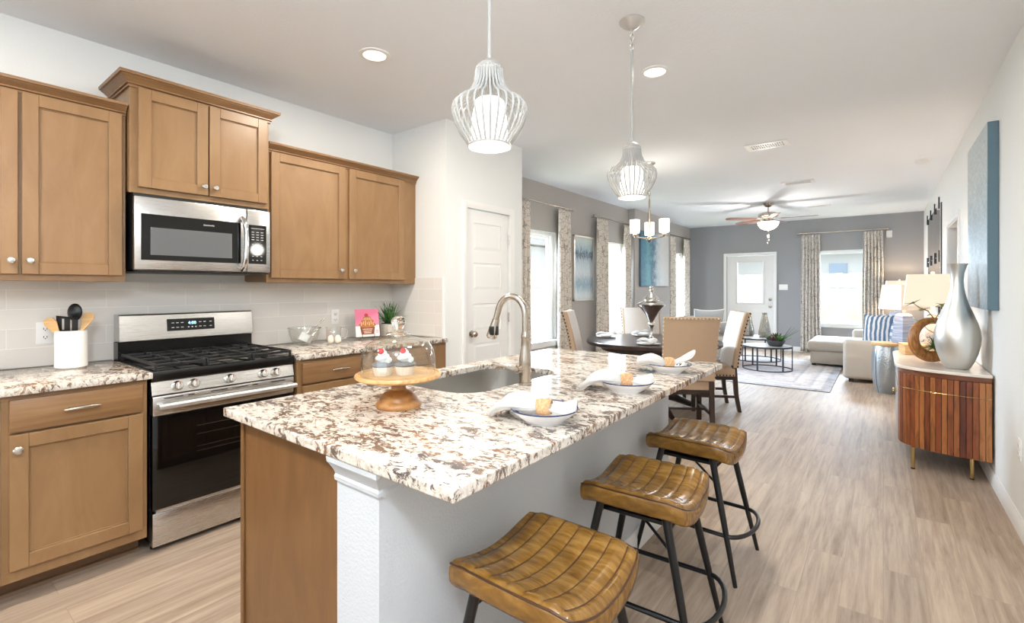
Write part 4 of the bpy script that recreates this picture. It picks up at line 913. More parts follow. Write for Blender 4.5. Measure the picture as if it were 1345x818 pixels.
def setting(x, y, rot, i, label_d, label_n, label_r, droop=True):
    z = 0.9172
    t = thing('dinner_dish', label_d, 'dish', (x, y, z), rot, 'dishes along the island')
    b = B(); b.lathe([(0, 0.002), (0.052, 0.002), (0.054, 0.0), (0.060, 0.0), (0.061, 0.004), (0.085, 0.020), (0.104, 0.038), (0.107, 0.042), (0.105, 0.043), (0.100, 0.040), (0.080, 0.024), (0.058, 0.010), (0, 0.008)], seg=48); link('dish_body', b, dish_m, t, smooth=60)
    b = B(); b.lathe([(0.1030, 0.0400), (0.1068, 0.0405), (0.1082, 0.0425), (0.1066, 0.0445), (0.1030, 0.0432)], seg=48, close=True); link('rim', b, navy, t, smooth=60)
    nk = thing('cloth_napkin', label_n, 'napkin', (x, y, z), rot, 'napkins on the island dishes')
    b = B()
    if i == 2: cloth(b, [(-0.150, 0.03, 0.050), (-0.12, 0.022, 0.066), (-0.085, 0.012, 0.074), (-0.045, 0.004, 0.062), (-0.018, 0.0, 0.050), (0.0, 0, 0.044)], [0.060, 0.070, 0.066, 0.046, 0.022, 0.016], amp=0.016)
    else: cloth(b, [(-0.168, 0.040, 0.012), (-0.155, 0.034, 0.030), (-0.128, 0.024, 0.056), (-0.085, 0.012, 0.070), (-0.045, 0.004, 0.062), (-0.018, 0.0, 0.050), (0.0, 0, 0.044)], [0.052, 0.066, 0.076, 0.070, 0.048, 0.022, 0.016], amp=0.016)
    link('gathered_end', b, napkin_m, nk, smooth=180, solid=0.0022, sub=1)
    b = B()
    if i == 2: cloth(b, [(0.0, 0, 0.044), (0.022, 0.0, 0.050), (0.060, 0.0, 0.066), (0.098, 0.0, 0.088), (0.120, 0, 0.104), (0.128, 0, 0.109)], [0.016, 0.026, 0.040, 0.044, 0.028, 0.008], amp=0.007)
    else: cloth(b, [(0.0, 0, 0.044), (0.022, 0.0, 0.048), (0.055, 0.0, 0.050), (0.085, 0.004, 0.055), (0.104, 0.006, 0.064)], [0.016, 0.028, 0.046, 0.050, 0.038], amp=0.010)
    link('folded_end', b, napkin_m, nk, smooth=180, solid=0.0022, sub=1)
    b = B(); b.lathe([(0.019, -0.021), (0.022, -0.024), (0.0255, -0.018), (0.0275, -0.008), (0.028, 0), (0.0275, 0.008), (0.0255, 0.018), (0.022, 0.024), (0.019, 0.021)], (0, 0, 0), 28, 'X', close=True)
    o = link('napkin_ring', b, twine, None, smooth=60); o.location = (x, y, z + 0.046); o.rotation_euler = (0, 0, rot); tag(o, label_r, 'napkin ring', 'woven napkin rings')
setting(-0.846, 1.262, R(20), 0, 'white dish with a navy rim nearest the camera on the island', 'white napkin on the dish nearest the cake stand', 'woven ring around the napkin nearest the cake stand')
setting(-0.826, 1.830, R(28), 1, 'white dish with a navy rim between two other dishes', 'white napkin on the middle dish of the island', 'woven ring around the napkin of the middle island dish')
setting(-0.846, 2.375, R(34), 2, 'white dish with a navy rim at the far end of the island', 'white napkin with a raised end on the far island dish', 'woven ring around the napkin at the far island end')

# ------------------------------------------------------------------ bar stools
def seat_z(u, v):      # u across X -1..1, v across Y -1..1
    return 0.582 + 0.040 * abs(v) ** 2.0 - 0.010 * max(0, abs(u) - 0.72) / 0.28
def make_stool():
    t = thing('bar_stool', 'tan ribbed leather bar stool nearest the camera', 'stool', (0, 0, 0), 0, 'leather stools along the island')
    HX, HY = 0.200, 0.192; b = B(); n = 56; m_ = 40
    def edge(u, v):    # rounded rectangle outline factor
        return u, v
    def sq(u, v):      # map square to rounded square
        k = 0.10
        return u * math.sqrt(1 - k * v * v * v * v * 1.2 + 0.0), v * math.sqrt(1 - k * u * u * u * u * 1.2)
    def top(u_, v_):
        u, v = u_ * 2 - 1, v_ * 2 - 1; x, y = sq(u, v); e = max(abs(u), abs(v)); z = seat_z(u, v)
        ch = abs(math.sin(PI * (u * 0.92 + 1) * 4.0 * 0.98)); z += 0.0075 * (ch ** 0.45 - 1) * (1 if e < 0.93 else max(0, (1 - e) / 0.07))
        z -= 0.016 * max(0, (e - 0.90) / 0.10) ** 2
        return (x * HX, y * HY, z)
    b.grid(top, n * 2 + 1, m_ + 1)
    # side band and underside
    loop = [(-1 + 2 * i / n, -1) for i in range(n)] + [(1, -1 + 2 * i / m_) for i in range(m_)] + [(1 - 2 * i / n, 1) for i in range(n)] + [(-1, 1 - 2 * i / m_) for i in range(m_)]
    rows = [(1.0, -0.016), (1.018, -0.026), (1.022, -0.045), (1.012, -0.066), (0.975, -0.078), (0.5, -0.078)]
    V = []
    for k, dz in rows:
        rw = []
        for u, v in loop:
            x, y = sq(u, v); rw.append(b.bm.verts.new((x * HX * k, y * HY * k, seat_z(u, v) + dz)))
        V.append(rw)
    L = len(loop)
    for i in range(len(V) - 1):
        for j in range(L): b.face([V[i][j], V[i][(j + 1) % L], V[i + 1][(j + 1) % L], V[i + 1][j]])
    b.face(V[-1])
    se = link('seat', b, leather, t, smooth=70, merge=2e-4)
    b = B(); pts = []
    for u, v in loop: x, y = sq(u, v); pts.append((x * HX * 1.004, y * HY * 1.004, seat_z(u, v) - 0.017))
    b.tube(pts, 0.0030, 6, closed=True); link('piping', b, leather_d, se, smooth=180)
    b = B()
    for q in range(0, 9):
        u = (q / (4.0 * 0.98) - 1) / 0.92
        if abs(u) > 0.93: continue
        pts = []
        for i in range(25):
            v = -0.92 + 1.84 * i / 24; x, y = sq(u, v); pts.append((x * HX, y * HY, seat_z(u, v) - 0.0072))
        b.tube(pts, 0.0030, 6)
    link('channel_stitching', b, leather_d, se, smooth=180)
    for sx in (-1, 1):
        for sy in (-1, 1):
            b = B(); b.tube([(sx * 0.120, sy * 0.150, 0.545), (sx * 0.175, sy * 0.172, 0.29), (sx * 0.237, sy * 0.200, 0.0)], [0.0155, 0.014, 0.009], 14); link('leg', b, black_mt, t)
    z = 0.205; lx, ly = 0.193, 0.180
    b = B(); pts = [(-lx, -ly, z), (lx, -ly, z)]
    for i in range(1, 12): a = -PI / 2 + PI * i / 12; pts.append((lx + 0.085 * math.cos(a), ly * math.sin(a), z))
    pts += [(lx, ly, z), (-lx, ly, z)]
    b.tube(pts, 0.0095, 12); link('footrest', b, black_mt, t, smooth=60)
    b = B(); b.tube([(-lx, -ly, z), (-lx, ly, z)], 0.008, 10); link('stretcher', b, black_mt, t)
    for sx in (-1, 1):
        b = B(); b.tube([(sx * 0.130, -0.154, 0.49), (sx * 0.130, 0.154, 0.49)], 0.0055, 8); link('brace', b, black_mt, t)
    b = B(); b.tube([(-0.115, 0.0, 0.505), (0.0, -0.08, 0.50), (0.150, -0.160, 0.42)], 0.0055, 8); link('brace', b, black_mt, t)
    b = B(); b.box(-0.13, 0.13, -0.13, 0.13, 0.495, 0.512, 0.003, 1); link('mounting_plate', b, black_mt, t)
    return t
stool = make_stool(); stool.location = (-0.735, 1.105, 0)
dup(stool, (-0.728, 1.795, 0), R(3), 'tan ribbed leather bar stool between the other two stools')
dup(stool, (-0.752, 2.515, 0), R(-2), 'tan ribbed leather bar stool nearest the dining table')

# ------------------------------------------------------------------ ceiling lamps over the kitchen
def recessed(x, y, label, power):
    t = thing('recessed_light', label, 'ceiling light', (x, y, ZC), 0, 'recessed kitchen lights')
    b = B(); b.lathe([(0.066, 0), (0.092, 0), (0.092, -0.004), (0.080, -0.009), (0.068, -0.007)], seg=36, close=True); link('trim_ring', b, trim_m, t)
    b = B(); b.lathe([(0, -0.004), (0.067, -0.004), (0.067, -0.001), (0, -0.001)], seg=36); link('lens', b, lamp_w, t)
    l = area('recessed_lamp', (0, 0, -0.012), (0, 0, 0), 0.13, 0.13, power, (1.0, 0.92, 0.80), 'DISK'); l.parent = t
recessed(-2.434, 1.793, 'round recessed ceiling light nearer the wall cabinets', 12)
recessed(-1.178, 3.047, 'round recessed ceiling light beyond the second pendant', 15)
white_mt = mat('white_wire_enamel', (168, 168, 166), 0.4)
silver_p = mat('silver_grey_paint', (198, 196, 192), 0.35, 0.6)
def make_pendant():
    t = thing('pendant_lamp', 'white ribbed pendant lamp nearest the camera', 'pendant lamp', (0, 0, ZC), 0, 'pendants over the island')
    zt = 2.098 - ZC; zb = 1.812 - ZC
    b = B(); b.lathe([(0, 0), (0.066, 0), (0.066, -0.006), (0.050, -0.022), (0.028, -0.038), (0.012, -0.046), (0, -0.046)], seg=32); link('canopy', b, silver_p, t)
    b = B()
    for k in range(4): b.tube([(0.011 * math.cos(a) * (1 if k % 2 else 0), 0.011 * math.cos(a) * (0 if k % 2 else 1), -0.058 - k * 0.026 + 0.017 * math.sin(a)) for a in [2 * PI * i / 12 for i in range(12)]], 0.0028, 6, closed=True)
    link('chain', b, silver_p, t)
    b = B(); b.cyl((0, 0, zt + 0.01), 0.0065, -0.150 - zt - 0.01 + 0.0, seg=14); link('rod', b, white_mt, t)
    b = B(); b.lathe([(0, 0.030), (0.012, 0.030), (0.016, 0.022), (0.030, 0.016), (0.042, 0.006), (0.0445, -0.006), (0.0445, -0.018), (0.040, -0.020), (0, -0.020)], (0, 0, zt - 0.018), 28); link('cap', b, silver_p, t)
    # wire ribs: narrow neck flaring to a wide shoulder and in again at the bottom
    pr = [(0.0445, -0.022), (0.0455, -0.045), (0.050, -0.070), (0.062, -0.098), (0.084, -0.118), (0.110, -0.133), (0.122, -0.147), (0.1255, -0.163), (0.122, -0.185), (0.113, -0.210), (0.095, -0.242), (0.080, -0.263), (0.068, -0.284)]
    b = B(); n = 30
    for k in range(n):
        a = 2 * PI * k / n; b.tube([(r_ * math.cos(a), r_ * math.sin(a), zt + z) for r_, z in pr], 0.0038, 6)
    link('wire_ribs', b, white_mt, t, smooth=60)
    for r_, z in ((0.070, -0.283), (0.044, -0.030)):
        b = B(); b.tube([(r_ * math.cos(2 * PI * i / 36), r_ * math.sin(2 * PI * i / 36), zt + z) for i in range(36)], 0.005, 8, closed=True); link('ring', b, silver_p, t)
    b = B(); b.lathe([(0, -0.125), (0.042, -0.127), (0.050, -0.135), (0.060, -0.200), (0.064, -0.272), (0.062, -0.278), (0, -0.279)], (0, 0, zt), 32); link('glass_diffuser', b, lamp_w, t)
    return t
pd = make_pendant(); pd.location = (-1.053, 1.239, ZC); dup(pd, (-1.051, 2.398, ZC), 0, 'white ribbed pendant lamp hanging farther along the island')
for x, y in ((-1.053, 1.239), (-1.051, 2.398)): point('pendant_bulb', (x, y, 1.74), 2.5, (1.0, 0.95, 0.88), 0.06)
# air vents, smoke detector
def vent(x, y, label):
    t = thing('ceiling_vent', label, 'vent', (x, y, ZC), 0, 'ceiling air vents')
    b = B(); 
    for q in ((-0.19, -0.15, -0.11, 0.11), (0.15, 0.19, -0.11, 0.11), (-0.15, 0.15, -0.11, -0.075), (-0.15, 0.15, 0.075, 0.11)): b.box(q[0], q[1], q[2], q[3], -0.010, 0, 0.002, 1)
    link('frame', b, trim_m, t, smooth=0)
    b = B()
    for k in range(15): b.box(-0.148 + k * 0.0205, -0.138 + k * 0.0205, -0.075, 0.075, -0.009, -0.002)
    b.box(-0.15, 0.15, -0.003, 0.003, -0.010, -0.004); link('louvers', b, trim_m, t, smooth=0)
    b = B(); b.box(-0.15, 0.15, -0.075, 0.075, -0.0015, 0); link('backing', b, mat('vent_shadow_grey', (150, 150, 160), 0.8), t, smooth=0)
vent(-0.905, 5.30, 'white ceiling vent nearest the second pendant'); vent(-0.90, 7.42, 'white ceiling vent between the nearest vent and the ceiling fan'); vent(-0.90, 9.75, 'white ceiling vent beyond the ceiling fan')
t = thing('smoke_detector', 'round white smoke detector on the ceiling near the right wall', 'smoke detector', (0.345, 6.96, ZC))
b = B(); b.lathe([(0, 0), (0.068, 0), (0.068, -0.012), (0.060, -0.030), (0.040, -0.036), (0, -0.037)], seg=32); link('housing', b, white_pl, t)
b = B(); b.lathe([(0.030, -0.034), (0.050, -0.0335), (0.050, -0.036), (0.030, -0.038)], seg=28, close=True); link('grille', b, trim_m, t)

# ------------------------------------------------------------------ curtains and rods
def m_curtain(name, ax, base, line):
    m = mat(name, base, 0.9); k = N(m); tc = k.n('ShaderNodeTexCoord'); sp = k.n('ShaderNodeSeparateXYZ'); k.l(tc, 'Object', sp, 0)
    cb = k.n('ShaderNodeCombineXYZ'); k.l(sp, ax, cb, 'X'); k.l(sp, 'Z', cb, 'Y')
    mp = k.n('ShaderNodeMapping'); mp.inputs['Scale'].default_value = (19, 11, 1); k.l(cb, 'Vector', mp, 'Vector')
    v = k.n('ShaderNodeTexVoronoi', _feature='DISTANCE_TO_EDGE'); v.inputs['Scale'].default_value = 1.0; v.inputs['Randomness'].default_value = 0.75; k.l(mp, 'Vector', v, 'Vector')
    r = k.ramp(v, 'Distance', [(0.0, line), (0.012, line), (0.028, base)])
    mp3 = k.n('ShaderNodeMapping'); mp3.inputs['Scale'].default_value = (10, 6, 1); mp3.inputs['Location'].default_value = (0.3, 0.7, 0); k.l(cb, 'Vector', mp3, 'Vector')
    v3 = k.n('ShaderNodeTexVoronoi', _feature='DISTANCE_TO_EDGE'); v3.inputs['Randomness'].default_value = 0.9; v3.inputs['Scale'].default_value = 1.0; k.l(mp3, 'Vector', v3, 'Vector')
    r2 = k.ramp(v3, 'Distance', [(0.0, line), (0.010, line), (0.022, base)])
    k.col(k.mix(r, 'Color', r2, 'Color', mode='DARKEN', f=1.0), MO)
    return m
cur_y = m_curtain('geometric_print_curtain', 'Y', (226, 218, 208), (168, 158, 148)); cur_x = m_curtain('geometric_print_curtain_grey', 'X', (220, 215, 208), (156, 152, 147))
def curtain(axis, p, a0, a1, z0, z1, sgn, label, folds=5, flare=0.03):
    """p: plane of the rod; cloth hangs in soft pleats, pinched at the top"""
    c = (a0 + a1) / 2; t = thing('curtain', label, 'curtain', (p, c, z0) if axis == 'X' else (c, p, z0), 0, 'patterned window curtains')
    hw = (a1 - a0) / 2; H = z1 - z0
    def f(u, v):
        s = (u * 2 - 1); w = hw * (0.94 + 0.06 * (1 - v)) + flare * (1 - v) * 0.5; d = 0.030 + 0.012 * (1 - v)
        ph = u * folds * 2 * PI; o = d * math.sin(ph) + 0.008 * math.sin(ph * 2.3 + 1.2 + 2 * v) * (1 - v)
        if v > 0.955: o = 0.020 * math.sin(ph * 1.0) * (1.0 if v < 0.985 else 0.8)
        q = s * w + 0.006 * math.sin(7 * v + u * 9) * (1 - v)
        return (o, q, v * H) if axis == 'X' else (q, o, v * H)
    b = B(); b.grid(f, folds * 16 + 1, 28); link('panel', b, cur_y if axis == 'X' else cur_x, t, smooth=180, solid=0.003)
    n = folds; b = B()
    for i in range(n):
        q = (-1 + 2 * (i + 0.5) / n) * hw * 0.94; cc = (0, q, H + 0.012) if axis == 'X' else (q, 0, H + 0.012)
        pts = [((cc[0] + 0.0175 * math.cos(2 * PI * k / 14), cc[1], cc[2] + 0.0175 * math.sin(2 * PI * k / 14)) if axis == 'X' else (cc[0], cc[1] + 0.0175 * math.cos(2 * PI * k / 14), cc[2] + 0.0175 * math.sin(2 * PI * k / 14))) for k in range(14)]
        b.tube(pts, 0.0025, 6, closed=True)
    link('rings', b, nickel, t)
    return t
def rod(axis, p, wall, a0, a1, z, label):
    c = (a0 + a1) / 2; t = thing('curtain_rod', label, 'curtain rod', (p, c, z) if axis == 'X' else (c, p, z), 0, 'curtain rods'); off = t.location
    def P(q, d, zz): return (d, q, zz) if axis == 'X' else (q, d, zz)
    b = B(); b.tube([P(a0, p, z), P(a1, p, z)], 0.0095, 12); link('pole', b, nickel, t, off)
    for a, s in ((a0, -1), (a1, 1)):
        b = B(); b.tube([P(a, p, z), P(a + s * 0.008, p, z), P(a + s * 0.012, p, z), P(a + s * 0.03, p, z), P(a + s * 0.045, p, z), P(a + s * 0.05, p, z)], [0.013, 0.013, 0.008, 0.02, 0.016, 0.004], 14); link('finial', b, nickel, t, off)
        b = B(); q = a - s * 0.025; b.tube([P(q, p, z - 0.01), P(q, wall, z - 0.01)], 0.006, 8); link('bracket', b, nickel, t, off)
xr = -3.545
rod('X', xr, XD, 4.56, 5.985, 2.452, 'curtain rod above the window nearest the pantry'); rod('X', xr, XD, 6.72, 8.05, 2.452, 'curtain rod above the window between picture and canvas'); rod('X', xr, XD, 10.0, 11.33, 2.452, 'curtain rod above the window by the far corner')
rod('Y', YB - 0.09, YB, -1.38, 0.035, 2.452, 'curtain rod above the back window')
curtain('X', xr, 4.58, 4.985, 0.02, 2.42, -1, 'patterned curtain hanging beside the pantry corner', 5)
curtain('X', xr, 5.63, 5.975, 0.02, 2.42, -1, 'patterned curtain just left of the framed picture', 5)
curtain('X', xr, 6.75, 7.160, 0.02, 2.42, -1, 'patterned curtain just right of the framed picture', 5)
curtain('X', xr, 7.745, 8.035, 0.02, 2.42, -1, 'patterned curtain just left of the blue canvas wall', 4)
curtain('X', xr, 10.02, 10.36, 0.02, 2.42, -1, 'patterned curtain just right of the blue canvas wall', 4)
curtain('X', xr, 10.90, 11.30, 0.02, 2.42, -1, 'patterned curtain in the far corner of the dining wall', 4)
curtain('Y', YB - 0.09, -1.345, -1.005, 0.02, 2.42, -1, 'patterned curtain left of the back window, near the door', 6)
curtain('Y', YB - 0.09, -0.315, 0.005, 0.02, 2.42, -1, 'patterned curtain right of the back window, near the lamps', 6)

# ------------------------------------------------------------------ pictures and mirror
def m_art(name, stops, scale, ns, band_ax='Z', mixc=None):
    m = mat(name, (150, 170, 180), 0.55); k = N(m); mp = k.coord(scale, 'Generated'); a = k.noise(mp, ns, 8, 0.7, 0.8)
    tc = k.n('ShaderNodeTexCoord'); sp = k.n('ShaderNodeSeparateXYZ'); k.l(tc, 'Generated', sp, 0)
    ad = k.n('ShaderNodeMath', _operation='MULTIPLY_ADD'); ad.inputs[1].default_value = 0.55; k.l(a, 'Fac', ad, 0); k.l(sp, band_ax, ad, 2)
    sc = k.n('ShaderNodeMath', _operation='MULTIPLY'); sc.inputs[1].default_value = 0.66; k.l(ad, 'Value', sc, 0)
    k.col(k.ramp(sc, 'Value', stops), 'Color'); return m
art1 = m_art('pale_blue_abstract', [(0.12, (188, 206, 214)), (0.22, (214, 222, 222)), (0.34, (140, 168, 184)), (0.46, (208, 216, 218)), (0.60, (176, 194, 204)), (0.665, (52, 70, 88)), (0.70, (150, 178, 192)), (0.80, (196, 206, 200)), (0.95, (164, 188, 190))], (1, 3, 1.5), 7)
art2 = m_art('teal_white_abstract', [(0.10, (58, 104, 128)), (0.24, (74, 124, 146)), (0.34, (104, 160, 172)), (0.44, (64, 100, 124)), (0.54, (176, 190, 196)), (0.66, (206, 208, 206)), (0.9, (196, 196, 192))], (3, 1, 1), 9, 'Y')
def m_art3():
    m = mat('silver_blue_abstract', (150, 170, 180), 0.45); k = N(m); tc = k.n('ShaderNodeTexCoord'); sp = k.n('ShaderNodeSeparateXYZ'); k.l(tc, 'Generated', sp, 0)
    mp = k.coord((1, 14, 6), 'Generated'); a = k.noise(mp, 6, 8, 0.8, 0.4); mp2 = k.coord((1, 2, 3), 'Generated'); c = k.noise(mp2, 3, 5, 0.6)
    ad = k.n('ShaderNodeMath', _operation='MULTIPLY_ADD'); ad.inputs[1].default_value = 0.45; k.l(c, 'Fac', ad, 0); k.l(sp, 'Z', ad, 2)
    base = k.ramp(ad, 'Value', [(0.22, (84, 118, 142)), (0.45, (176, 196, 206)), (0.60, (104, 136, 156)), (0.75, (112, 142, 158)), (0.92, (176, 188, 190)), (1.0, (196, 202, 198))])
    spk = k.ramp(a, 'Fac', [(0.36, (60, 92, 118)), (0.48, (134, 158, 172)), (0.60, (226, 232, 234))])
    k.col(k.mix(base, 'Color', spk, 'Color', mode='MIX', f=0.55), MO); k.bump(a, 'Fac', 0.3, 0.003); return m
art3 = m_art3()
t = thing('framed_picture', 'pale blue abstract picture in a silver frame between two curtains', 'picture', (XD, 6.465, 1.63)); off = t.location
b = B(); y0, y1, z0, z1 = 6.16, 6.77, 1.14, 2.12
for q in ((y0, y0 + .025, z0, z1), (y1 - .025, y1, z0, z1), (y0, y1, z0, z0 + .025), (y0, y1, z1 - .025, z1)): b.box(XD + 0.0005, XD + 0.035, *q, 0.003, 1)
link('frame', b, mat('champagne_silver_frame', (206, 200, 190), 0.3, 0.6), t, off, smooth=0)
b = B(); b.box(XD + 0.002, XD + 0.022, y0 + .02, y1 - .02, z0 + .02, z1 - .02); link('canvas', b, art1, t, off, smooth=0)
def canvas(name, label, x0, x1, y0, y1, z0, z1, m, edge, face):
    t = thing(name, label, 'picture', ((x0 + x1) / 2, (y0 + y1) / 2, z0)); off = t.location
    b = B(); b.box(x0, x1, y0, y1, z0, z1, 0.003, 1); link('stretched_edge', b, edge, t, off, smooth=0)
    xf = x1 if face > 0 else x0
    b = B(); b.box(min(xf, xf + face * 0.0015), max(xf, xf + face * 0.0015), y0 + 0.002, y1 - 0.002, z0 + 0.002, z1 - 0.002); link('painting', b, m, t, off, smooth=0)
canvas('wall_canvas', 'blue and white abstract canvas on the wall beyond the chandelier', XB + 0.0005, XB + 0.042, 8.30, 9.70, 1.362, 2.376, art2, mat('steel_blue_edge', (92, 118, 134), 0.6), 1)
canvas('wall_canvas', 'large deep silver and blue canvas on the right wall above the vase', 0.537, XR - 0.0005, 4.37, 5.28, 1.190, 2.417, art3, mat('slate_blue_edge', (92, 118, 132), 0.6), -1)
t = thing('wall_mirror', 'panelled mirror with black clips on the right wall beyond the doorway', 'mirror', (XR, 9.2, 1.95)); off = t.location
mir_m = mat('mirror_glass', (205, 200, 196), 0.06, 1.0); n = 0
for k, (a, c) in enumerate(((8.17, 8.86), (8.87, 9.56), (9.57, 10.26))):
    for z0, z1 in ((1.07, 1.735), (1.745, 2.42)):
        b = B(); b.box(XR - 0.022, XR - 0.0105, a, c, z0, z1, 0.002, 1); link('mirror_panel', b, mir_m, t, off, smooth=0)
b = B(); b.box(XR - 0.0100, XR - 0.0005, 8.165, 10.265, 1.065, 2.425); link('backing', b, black_mt, t, off, smooth=0)
for a in (8.20, 8.85, 9.56, 10.24):
    for z in (1.07, 1.74, 2.42):
        b = B(); b.box(XR - 0.036, XR - 0.021, a - 0.018, a + 0.018, z - 0.075, z + 0.075, 0.003, 1); link('clip', b, black_mt, t, off, smooth=0)

# ------------------------------------------------------------------ dining table, chairs, settings, centrepiece, chandelier
tc_ = (-2.02, 5.16); 
t = thing('dining_table', 'round dark wood dining table on a pedestal base', 'table', (tc_[0], tc_[1], 0))
b = B(); b.lathe([(0, 0.712), (0.66, 0.712), (0.710, 0.716), (0.720, 0.724), (0.720, 0.752), (0.712, 0.760), (0, 0.760)], seg=72); link('tabletop', b, dark_wood, t)
b = B(); b.lathe([(0.55, 0.655), (0.56, 0.655), (0.56, 0.712), (0.55, 0.712)], seg=56, close=True); link('apron', b, dark_wood, t)
b = B(); b.lathe([(0, 0.66), (0.20, 0.66), (0.16, 0.62), (0.11, 0.56), (0.10, 0.30), (0.13, 0.20), (0.17, 0.14), (0.17, 0.10), (0, 0.10)], seg=36); link('pedestal', b, dark_wood, t)
for k in range(4):
    a = R(45 + 90 * k); b = B(); b.tube([(0.10 * math.cos(a), 0.10 * math.sin(a), 0.16), (0.25 * math.cos(a), 0.25 * math.sin(a), 0.12), (0.44 * math.cos(a), 0.44 * math.sin(a), 0.04), (0.48 * math.cos(a), 0.48 * math.sin(a), 0.025)], [0.05, 0.045, 0.032, 0.025], 12); link('foot', b, dark_wood, t)
def make_chair():
    """faces +X; seat centre at the origin"""
    t = thing('dining_chair', 'upholstered dining chair', 'chair', (0, 0, 0), 0, 'nailhead chairs around the dining table')
    sw, sd = 0.245, 0.225
    b = B()
    def st(u, v):
        x, y = (u * 2 - 1), (v * 2 - 1); e = max(abs(x), abs(y)); return (0.02 + x * sd, y * sw * (1 + 0.04 * x), 0.485 + 0.020 * (1 - x * x) * (1 - y * y) - 0.018 * max(0, (e - 0.8) / 0.2) ** 2)
    b.grid(st, 19, 19); b.box(0.02 - sd, 0.02 + sd, -sw, sw, 0.385, 0.468, 0.006, 2); link('seat', b, linen_t, t, smooth=50)
    # curved back: thickness 6 cm, leaning and rolling backwards
    def bx(z): s = (z - 0.40) / 0.68; return -0.205 - 0.05 * s - 0.085 * s * s
    b = B(); n = 22
    def sec(i, off):
        z = 0.50 + 0.57 * i / (n - 1); dx = -0.05 - 0.17 * ((z - 0.40) / 0.68); nx, nz = 1 / math.hypot(1, dx), -dx / math.hypot(1, dx) * -1
        return z
    def ring_(i):
        z = 0.475 + 0.595 * i / (n - 1); w = 0.245 - 0.012 * (1 - i / (n - 1)); x = bx(z); th = 0.034
        P = []
        for (px, py) in ((th, -w + 0.02), (th + 0.005, 0), (th, w - 0.02), (th - 0.012, w), (-th + 0.008, w), (-th, w - 0.010), (-th, 0), (-th, -w + 0.010), (-th + 0.008, -w), (th - 0.012, -w)): P.append((x + px, py, z))
        return P
    RR = [ring_(i) for i in range(n)]
    Vx = [[b.bm.verts.new(p) for p in rw] for rw in RR]
    for i in range(n - 1):
        for j in range(10):
            f = b.face([Vx[i][j], Vx[i][(j + 1) % 10], Vx[i + 1][(j + 1) % 10], Vx[i + 1][j]])
            if f and j in (0, 1): f.material_index = 1
    b.face(Vx[0]); b.face(Vx[-1])
    link('backrest', b, [linen_t, linen_w], t, smooth=50, bevel=0.006)
    b = B()
    for s in (-1, 1):
        for i in range(16):
            z = 0.49 + 0.57 * i / 15; w = 0.245 - 0.012 * (1 - (z - 0.475) / 0.595); b.ball((bx(z) - 0.020, s * (w + 0.001), z), 0.0085, 8, 6)
    for i in range(15): b.ball((bx(1.06) - 0.034, -0.225 + 0.45 * i / 14, 1.055), 0.0085, 8, 6)
    for s in (-1, 1):
        for i in range(13): b.ball((0.02 - sd + 0.02 + (2 * sd - 0.04) * i / 12, s * (sw + 0.001), 0.398), 0.0075, 8, 6)
    link('nailhead_trim', b, nail_m, t)
    for s in (-1, 1):
        b = B(); b.prism([(0.205, 0), (0.238, 0), (0.243, 0.385), (0.195, 0.385)], 'Y', *sorted((s * 0.19, s * 0.235))); link('leg', b, dark_wood, t, bevel=0.003)
        b = B(); q = [(-0.275, 0.0), (-0.240, 0.0), (-0.205, 0.18), (-0.185, 0.40), (-0.175, 0.50), (-0.225, 0.50), (-0.232, 0.40), (-0.245, 0.18)]; b.prism(q, 'Y', *sorted((s * 0.188, s * 0.230))); link('leg', b, dark_wood, t, bevel=0.003)
    b = B()
    for s in (-1, 1): b.box(-0.235, 0.225, s * 0.21 - 0.011, s * 0.21 + 0.011, 0.15, 0.178)
    b.box(-0.02, 0.01, -0.20, 0.20, 0.155, 0.175); b.box(-0.22, 0.23, -0.225, 0.225, 0.345, 0.386); link('stretcher', b, dark_wood, t, smooth=0)
    return t
ch = make_chair(); ch['label'] = 'tan nailhead chair with its back towards the island'
def chair_at(o, x, y, fx_, fy_): o.location = (x, y, 0); o.rotation_euler = (0, 0, math.atan2(fy_, fx_))
CH = [(-1.545, 4.715, -0.52, 0.85), (-1.551, 5.63, -0.86, -0.51), (-2.57, 4.91, 0.93, 0.35), (-2.36, 5.80, 0.55, -0.83)]
LB = [None, 'nailhead chair seen from the side, nearest the coffee table', 'nailhead chair beside the window nearest the pantry', 'nailhead chair on the far side of the table, behind the silver urn']
chair_at(ch, *CH[0])
for q, lb in zip(CH[1:], LB[1:]):
    dup(ch, (q[0], q[1], 0), math.atan2(q[3], q[2]), lb)
nh = [c for c in kids(ch) if c.name.startswith('nailhead')][0]; nh.data = nh.data.copy(); nh.data.materials[0] = nail_l
def table_setting(x, y, rot, l1, l2):
    z = 0.7605; t = thing('dinner_plate', l1, 'plate', (x, y, z), rot, 'white plates on the dining table')
    b = B(); b.lathe([(0, 0.001), (0.07, 0.0), (0.115, 0.008), (0.118, 0.011), (0.112, 0.011), (0.07, 0.005), (0, 0.005)], seg=40); link('plate_base', b, white_cer, t, smooth=60)
    b = B(); b.lathe([(0, 0.006), (0.05, 0.005), (0.085, 0.028), (0.088, 0.031), (0.083, 0.031), (0.048, 0.010), (0, 0.010)], seg=40); link('soup_bowl', b, white_cer, t, smooth=60)
    nk = thing('table_napkin', l2, 'napkin', (x, y, z), rot, 'white napkins on the dining plates')
    b = B(); cloth(b, [(-0.12, 0.01, 0.030), (-0.07, 0.0, 0.055), (-0.02, 0.0, 0.050), (0.03, 0, 0.052), (0.08, 0, 0.062), (0.11, 0.01, 0.045)], [0.04, 0.05, 0.018, 0.02, 0.05, 0.035]); link('folded_cloth', b, napkin_m, nk, smooth=180, solid=0.004, sub=1)
table_setting(-2.55, 5.10, R(20), 'white plate on the window side of the dining table', 'white napkin on the plate at the window side of the table')
